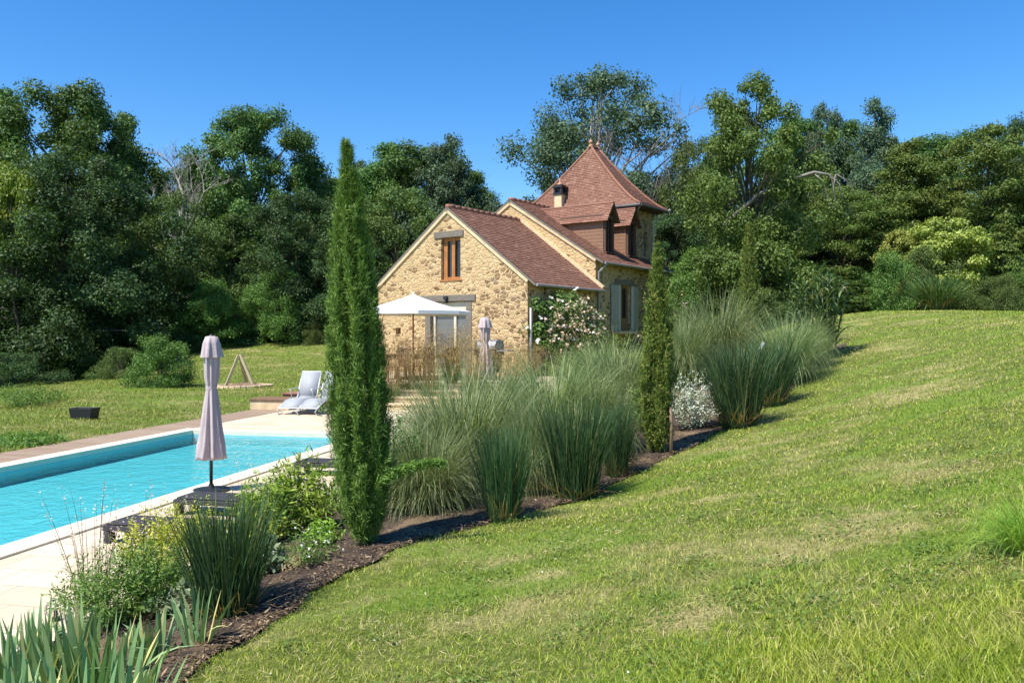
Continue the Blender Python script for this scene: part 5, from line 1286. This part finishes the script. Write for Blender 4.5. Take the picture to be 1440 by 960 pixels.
closed_parasol(((682 - 720) / FPX * Yp, Yp, TZ), ztop(447, Yp) - TZ, ztop(531, Yp) - TZ, 'closed lilac parasol on the terrace in front of the barbecue', .22)

# open white parasol
Yp = 24.6; p = Vector(((581 - 720) / FPX * Yp, Yp, TZ)); za = ztop(414, Yp) - TZ; ze_ = ztop(438, Yp) - TZ; rc = 1.74
e = empty('open_parasol', p, .2, 'open white parasol on the terrace in front of the french door', 'parasol')
MB().tube([(0, 0, 0), (0, 0, za)], .024, 10).build('pole', M['redpole'], e, smooth=True)
MB().box((0, 0, .05), (.55, .55, .1)).build('base', M['black'], e, bevel=.02)
cm = MB(); n8 = 8; st = 6
for k in range(n8):
    a0 = 2 * PI * k / n8; a1 = 2 * PI * (k + 1) / n8
    for i in range(st):
        q = []
        for (t, aa, ab) in ((i / st, a0, a1), ((i + 1) / st, a0, a1)):
            for j in range(5):
                w = j / 4; v0 = Vector((math.cos(a0), math.sin(a0), 0)); v1 = Vector((math.cos(a1), math.sin(a1), 0)); d = v0.lerp(v1, w)
                sag = .05 * t * math.sin(PI * w) + .04 * math.sin(PI * t)
                q.append((d.x * rc * t, d.y * rc * t, za + (ze_ - za) * t - sag))
        for j in range(4): cm.add([q[j], q[j + 1], q[5 + j + 1], q[5 + j]], [(0, 1, 2, 3)])
    va = Vector((math.cos(a0) * rc, math.sin(a0) * rc, ze_)); vb_ = Vector((math.cos(a1) * rc, math.sin(a1) * rc, ze_))
    cm.add([va, vb_, vb_ - Vector((0, 0, .10)), va - Vector((0, 0, .10))], [(0, 1, 2, 3)])
co = cm.build('canopy', M['canvas'], e); so = co.modifiers.new('thickness', 'SOLIDIFY'); so.thickness = .006
for k in range(n8):
    a = 2 * PI * k / n8; MB().tube([(0, 0, za - .04), (math.cos(a) * rc * .98, math.sin(a) * rc * .98, ze_ - .03)], .011, 6).build('rib', M['redpole'], e)
MB().lathe([(.05, za - .01), (.04, za + .03), (.01, za + .07)], 10).build('finial', M['canvas'], e, smooth=True)

# outdoor table and chairs
e = empty('garden_table', (p.x + .1, p.y + .15, TZ), R(-36), 'brown timber dining table under the white parasol behind the dry grasses', 'table')
tb = MB()
for k in range(7): tb.box((0, -.42 + k * .14, .735), (1.9, .132, .03))
tb.build('tabletop', M['teak'], e, bevel=.004); MB().box((0, 0, .68), (1.7, .8, .08)).build('apron', M['teak'], e)
for sx in (-1, 1):
    for sy in (-1, 1): MB().box((sx * .86, sy * .40, .36), (.08, .08, .72)).build('leg', M['teak'], e)
def garden_chair():
    e = empty('garden_chair', (0, 0, 0), 0, 'x', 'chair', 'timber chairs round the terrace table')
    s = MB()
    for k in range(6): s.box((-.2 + k * .08, 0, .44), (.07, .46, .022))
    s.build('seat', M['teak'], e); b = MB()
    for k in range(6): b.box((-.25, -.19 + k * .076, .68), (.02, .055, .44))
    b.box((-.25, 0, .92), (.03, .48, .07)); b.build('backrest', M['teak'], e)
    for sx in (-.24, .2):
        for sy in (-.22, .22): MB().box((sx, sy, .22 if sx > 0 else .46), (.045, .045, .44 if sx > 0 else .92)).build('leg', M['teak'], e)
    for sy in (-.25, .25): MB().box((-.02, sy, .64), (.46, .05, .025)).build('armrest', M['teak'], e)
    return e
gc = garden_chair(); ct = Vector((p.x + .1, p.y + .15, TZ)); ux = Vector((math.cos(R(-36)), math.sin(R(-36)), 0)); uy = Vector((-ux.y, ux.x, 0))
for i, (a, b_, rz, lb) in enumerate(((-.5, -.85, 54, 'timber garden chair at the near side of the table, left of the parasol pole'), (.5, -.85, 54, 'timber garden chair at the near side of the table, right of the parasol pole'),
                                     (-.5, .85, -126, 'timber garden chair at the far side of the table, nearest the wall vent'), (.5, .85, -126, 'timber garden chair at the far side of the table, in front of the door'))):
    c = gc if i == 0 else copy_tree(gc)
    c.location = ct + ux * a + uy * b_; c.rotation_euler = (0, 0, R(rz)); c['label'] = lb
c = copy_tree(gc); c.location = ((541 - 720) / FPX * 22.9, 22.9, TZ); c.rotation_euler = (0, 0, R(-20)); c.scale = (1.25, 1.25, 1.0); c['label'] = 'wide timber armchair at the terrace edge just right of the tall cypress'; del c['group']

# barbecue
e = empty('barbecue', ((688 - 720) / FPX * 24.2, 24.2, TZ), R(-30), 'gas barbecue with grey hood and side shelves against the gable wall', 'barbecue')
MB().box((0, 0, .48), (.62, .46, .52)).build('cabinet', M['black'], e, bevel=.01)
MB().box((0, 0, .82), (.74, .52, .18)).build('firebox', M['black'], e, bevel=.02)
hd = MB(); pr = [(-.26, .915), (-.27, 1.02), (-.22, 1.13), (-.10, 1.19), (.10, 1.19), (.22, 1.13), (.27, 1.02), (.26, .915)]
hd.add([(-.36, y, z) for y, z in pr] + [(.36, y, z) for y, z in pr], [tuple(range(8))[::-1], tuple(range(8, 16))] + [(i, (i + 1) % 8, 8 + (i + 1) % 8, 8 + i) for i in range(8)])
hd.build('hood', M['steel'], e, bevel=.01); MB().tube([(-.25, -.31, .98), (.25, -.31, .98)], .014, 8).build('handle', M['alu'], e)
for s_ in (-1, 1): MB().box((s_ * .56, 0, .87), (.36, .44, .04)).build('side_shelf', M['steel'], e, bevel=.006)
for sx in (-.27, .27):
    for sy in (-.18, .18): MB().box((sx, sy, .11), (.05, .05, .22)).build('leg', M['black'], e)

# light grey mesh recliners on the far paving
def recliner(loc, rz, label):
    e = empty('recliner', loc, rz, label, 'sun lounger'); e.scale = (.93, .93, .95)
    prof = [(-.42, 1.06), (-.24, .74), (-.06, .40), (.06, .355), (.55, .36), (.80, .33), (1.22, .17)]
    sg = MB(); w = .27
    vs = []
    for x, z in prof: vs += [(x, -w, z), (x, w, z)]
    m_ = len(prof)
    cut = 3
    def sheet(i0, i1):
        q = MB(); v = vs[2 * i0:2 * i1 + 2]; q.add(v, [(2 * i, 2 * i + 1, 2 * i + 3, 2 * i + 2) for i in range(i1 - i0)]); return q
    for nm, i0, i1 in (('backrest', 0, 2), ('seat', 2, 6)):
        o = sheet(i0, i1).build(nm, M['sling'], e, smooth=True); so = o.modifiers.new('thickness', 'SOLIDIFY'); so.thickness = .012
    for s_ in (-1, 1):
        MB().tube([(x, s_ * (w + .014), z) for x, z in prof], .016, 8).build('side_rail', M['alu'], e, smooth=True)
        MB().tube([(-.28, s_ * (w + .05), .015), (.28, s_ * (w + .05), .40), (.40, s_ * (w + .05), .60), (-.28, s_ * (w + .05), .64), (-.36, s_ * (w + .02), .74)], .014, 8).build('armrest', M['alu'], e, smooth=True)
        MB().tube([(.10, s_ * (w + .03), .36), (.62, s_ * (w + .03), .015)], .014, 8).build('leg', M['alu'], e)
        MB().tube([(1.22, s_ * (w + .01), .17), (1.34, s_ * (w + .01), .08), (1.22, s_ * (w + .01), .015), (1.0, s_ * (w + .01), .02), (.92, s_ * (w + .01), .27)], .014, 8).build('foot_loop', M['alu'], e, smooth=True)
    for (x, z) in ((-.42, 1.06), (1.22, .17), (-.28, .015), (.62, .015)): MB().tube([(x, -w - .03, z), (x, w + .03, z)], .014, 8).build('cross_bar', M['alu'], e)
    return e
recliner(((431 - 720) / FPX * 21.5, 21.5, 0), R(-98), 'light grey mesh recliner with raised back at the far end of the pool')
recliner(((462 - 720) / FPX * 21.4, 21.4, 0), R(-104), 'light grey mesh recliner half hidden behind the tall cypress')

# low dark loungers beside the pool, feet towards the water
def dark_lounger(loc, label):
    e = empty('dark_lounger', loc, POOL_RZ, label, 'sun lounger', 'dark loungers beside the pool')
    Lx, Wy, h = 1.05, .40, .175
    MB().box((Lx / 2, Wy / 2, h - .0275), (Lx, Wy, .055)).build('lounger_top', M['char'], e, bevel=.008)
    for x in (.045, Lx - .045):
        for y in (.05, Wy - .05): MB().box((x, y, (h - .058) / 2), (.07, .09, h - .058)).build('leg', M['char'], e, bevel=.006)
    MB().box((.575, Wy / 2, h + .012), (1.09, Wy - .04, .024)).build('cushion', M['char'], e, bevel=.015)
    return e
def at_z0(px, py): Y = EYE * FPX / (py - 470); return ((px - 720) / FPX * Y, Y, 0)
dark_lounger(at_z0(143, 764), 'dark lounger nearest the camera beside the pool, behind the euphorbia')
dark_lounger(at_z0(243, 724), 'dark lounger just left of the pool parasol pole')
dark_lounger(at_z0(412, 668), 'dark lounger farthest along the pool edge, against the tall cypress')

# black tub on the meadow
p = at_depth(119, 19.0); tm = MB()
v0 = [(-.24, -.15), (.24, -.15), (.24, .15), (-.24, .15)]; v1 = [(-.285, -.18), (.285, -.18), (.285, .18), (-.285, .18)]; v2 = [(-.26, -.155), (.26, -.155), (.26, .155), (-.26, .155)]
tm.add([(x, y, 0) for x, y in v0] + [(x, y, .26) for x, y in v1] + [(x, y, .26) for x, y in v2] + [(x * .85, y * .8, .05) for x, y in v0],
       [(3, 2, 1, 0)] + [(i, (i + 1) % 4, 4 + (i + 1) % 4, 4 + i) for i in range(4)] + [(4 + i, 4 + (i + 1) % 4, 8 + (i + 1) % 4, 8 + i) for i in range(4)] + [(8 + i, 8 + (i + 1) % 4, 12 + (i + 1) % 4, 12 + i) for i in range(4)] + [(12, 13, 14, 15)])
tag(tm.build('black_tub', M['tub'], None, loc=p + Vector((0, 0, .0)), rz=-.1, bevel=.012), 'black rectangular tub standing alone on the meadow', 'tub')

# timber tripod on a round bed of rubble with a stone ring
p = at_depth(343, 26.6); Rr_ = .86
e = empty('round_stone_bed', p, 0, 'round bed of brown rubble edged with a ring of pale stones on the meadow', 'stone bed')
rm_ = MB(); ns = 30; rg = np.random.default_rng(2)
def local_z(x, y): return float(zt(p.x + x, p.y + y)) - p.z
for k in range(ns):
    a = 2 * PI * k / ns; x, y = Rr_ * math.cos(a), Rr_ * math.sin(a); rm_.box((x, y, local_z(x, y) + .03), (.12, .165 + rg.normal(0, .012), .11), Matrix.Rotation(a + rg.normal(0, .06), 3, 'Z'))
rm_.build('stone_ring', M['limestone'], e, bevel=.012)
nr = 24; vs = []; fs = []
for i in range(7):
    for k in range(nr):
        a = 2 * PI * k / nr; r = .82 * i / 6; x, y = r * math.cos(a), r * math.sin(a); vs.append((x, y, local_z(x, y) + .03 + .10 * (1 - i / 6) + .045 * rg.random()))
fs = [(i * nr + k, (i + 1) * nr + k, (i + 1) * nr + (k + 1) % nr, i * nr + (k + 1) % nr) for i in range(6) for k in range(nr)]
MB().add(vs, fs).build('rubble', M['rubble'], e)
e = empty('timber_tripod', p + Vector((-.12, 0, .06)), 0, 'tripod of three weathered timber posts leaning together on the round stone bed', 'tripod')
for (x, y) in ((-.40, -.25), (.52, -.2), (.05, .5)): MB().bar((x, y, -.05), (-.02 + x * .06, y * .06, 1.0), .085, .085).build('post', M['pine'], e, bevel=.006)

# small wire globe lamp at the edge of the paving
p = Vector(at_z0(78, 872)); gl = MB(); gr = .065
for k in range(6):
    a = PI * k / 6; gl.tube([(gr * math.cos(t) * math.cos(a), gr * math.cos(t) * math.sin(a), gr * math.sin(t) + gr + .02) for t in np.linspace(0, 2 * PI, 25)], .0022, 4, cap=False)
e = empty('wire_lantern', p, 0, 'small round wire lantern standing on the paving behind the irises', 'lantern'); gl.build('wire_globe', M['zinc'], e)
MB().lathe([(.03, 0), (.03, .02), (.012, .03), (.012, .07)], 10).build('base', M['black'], e)
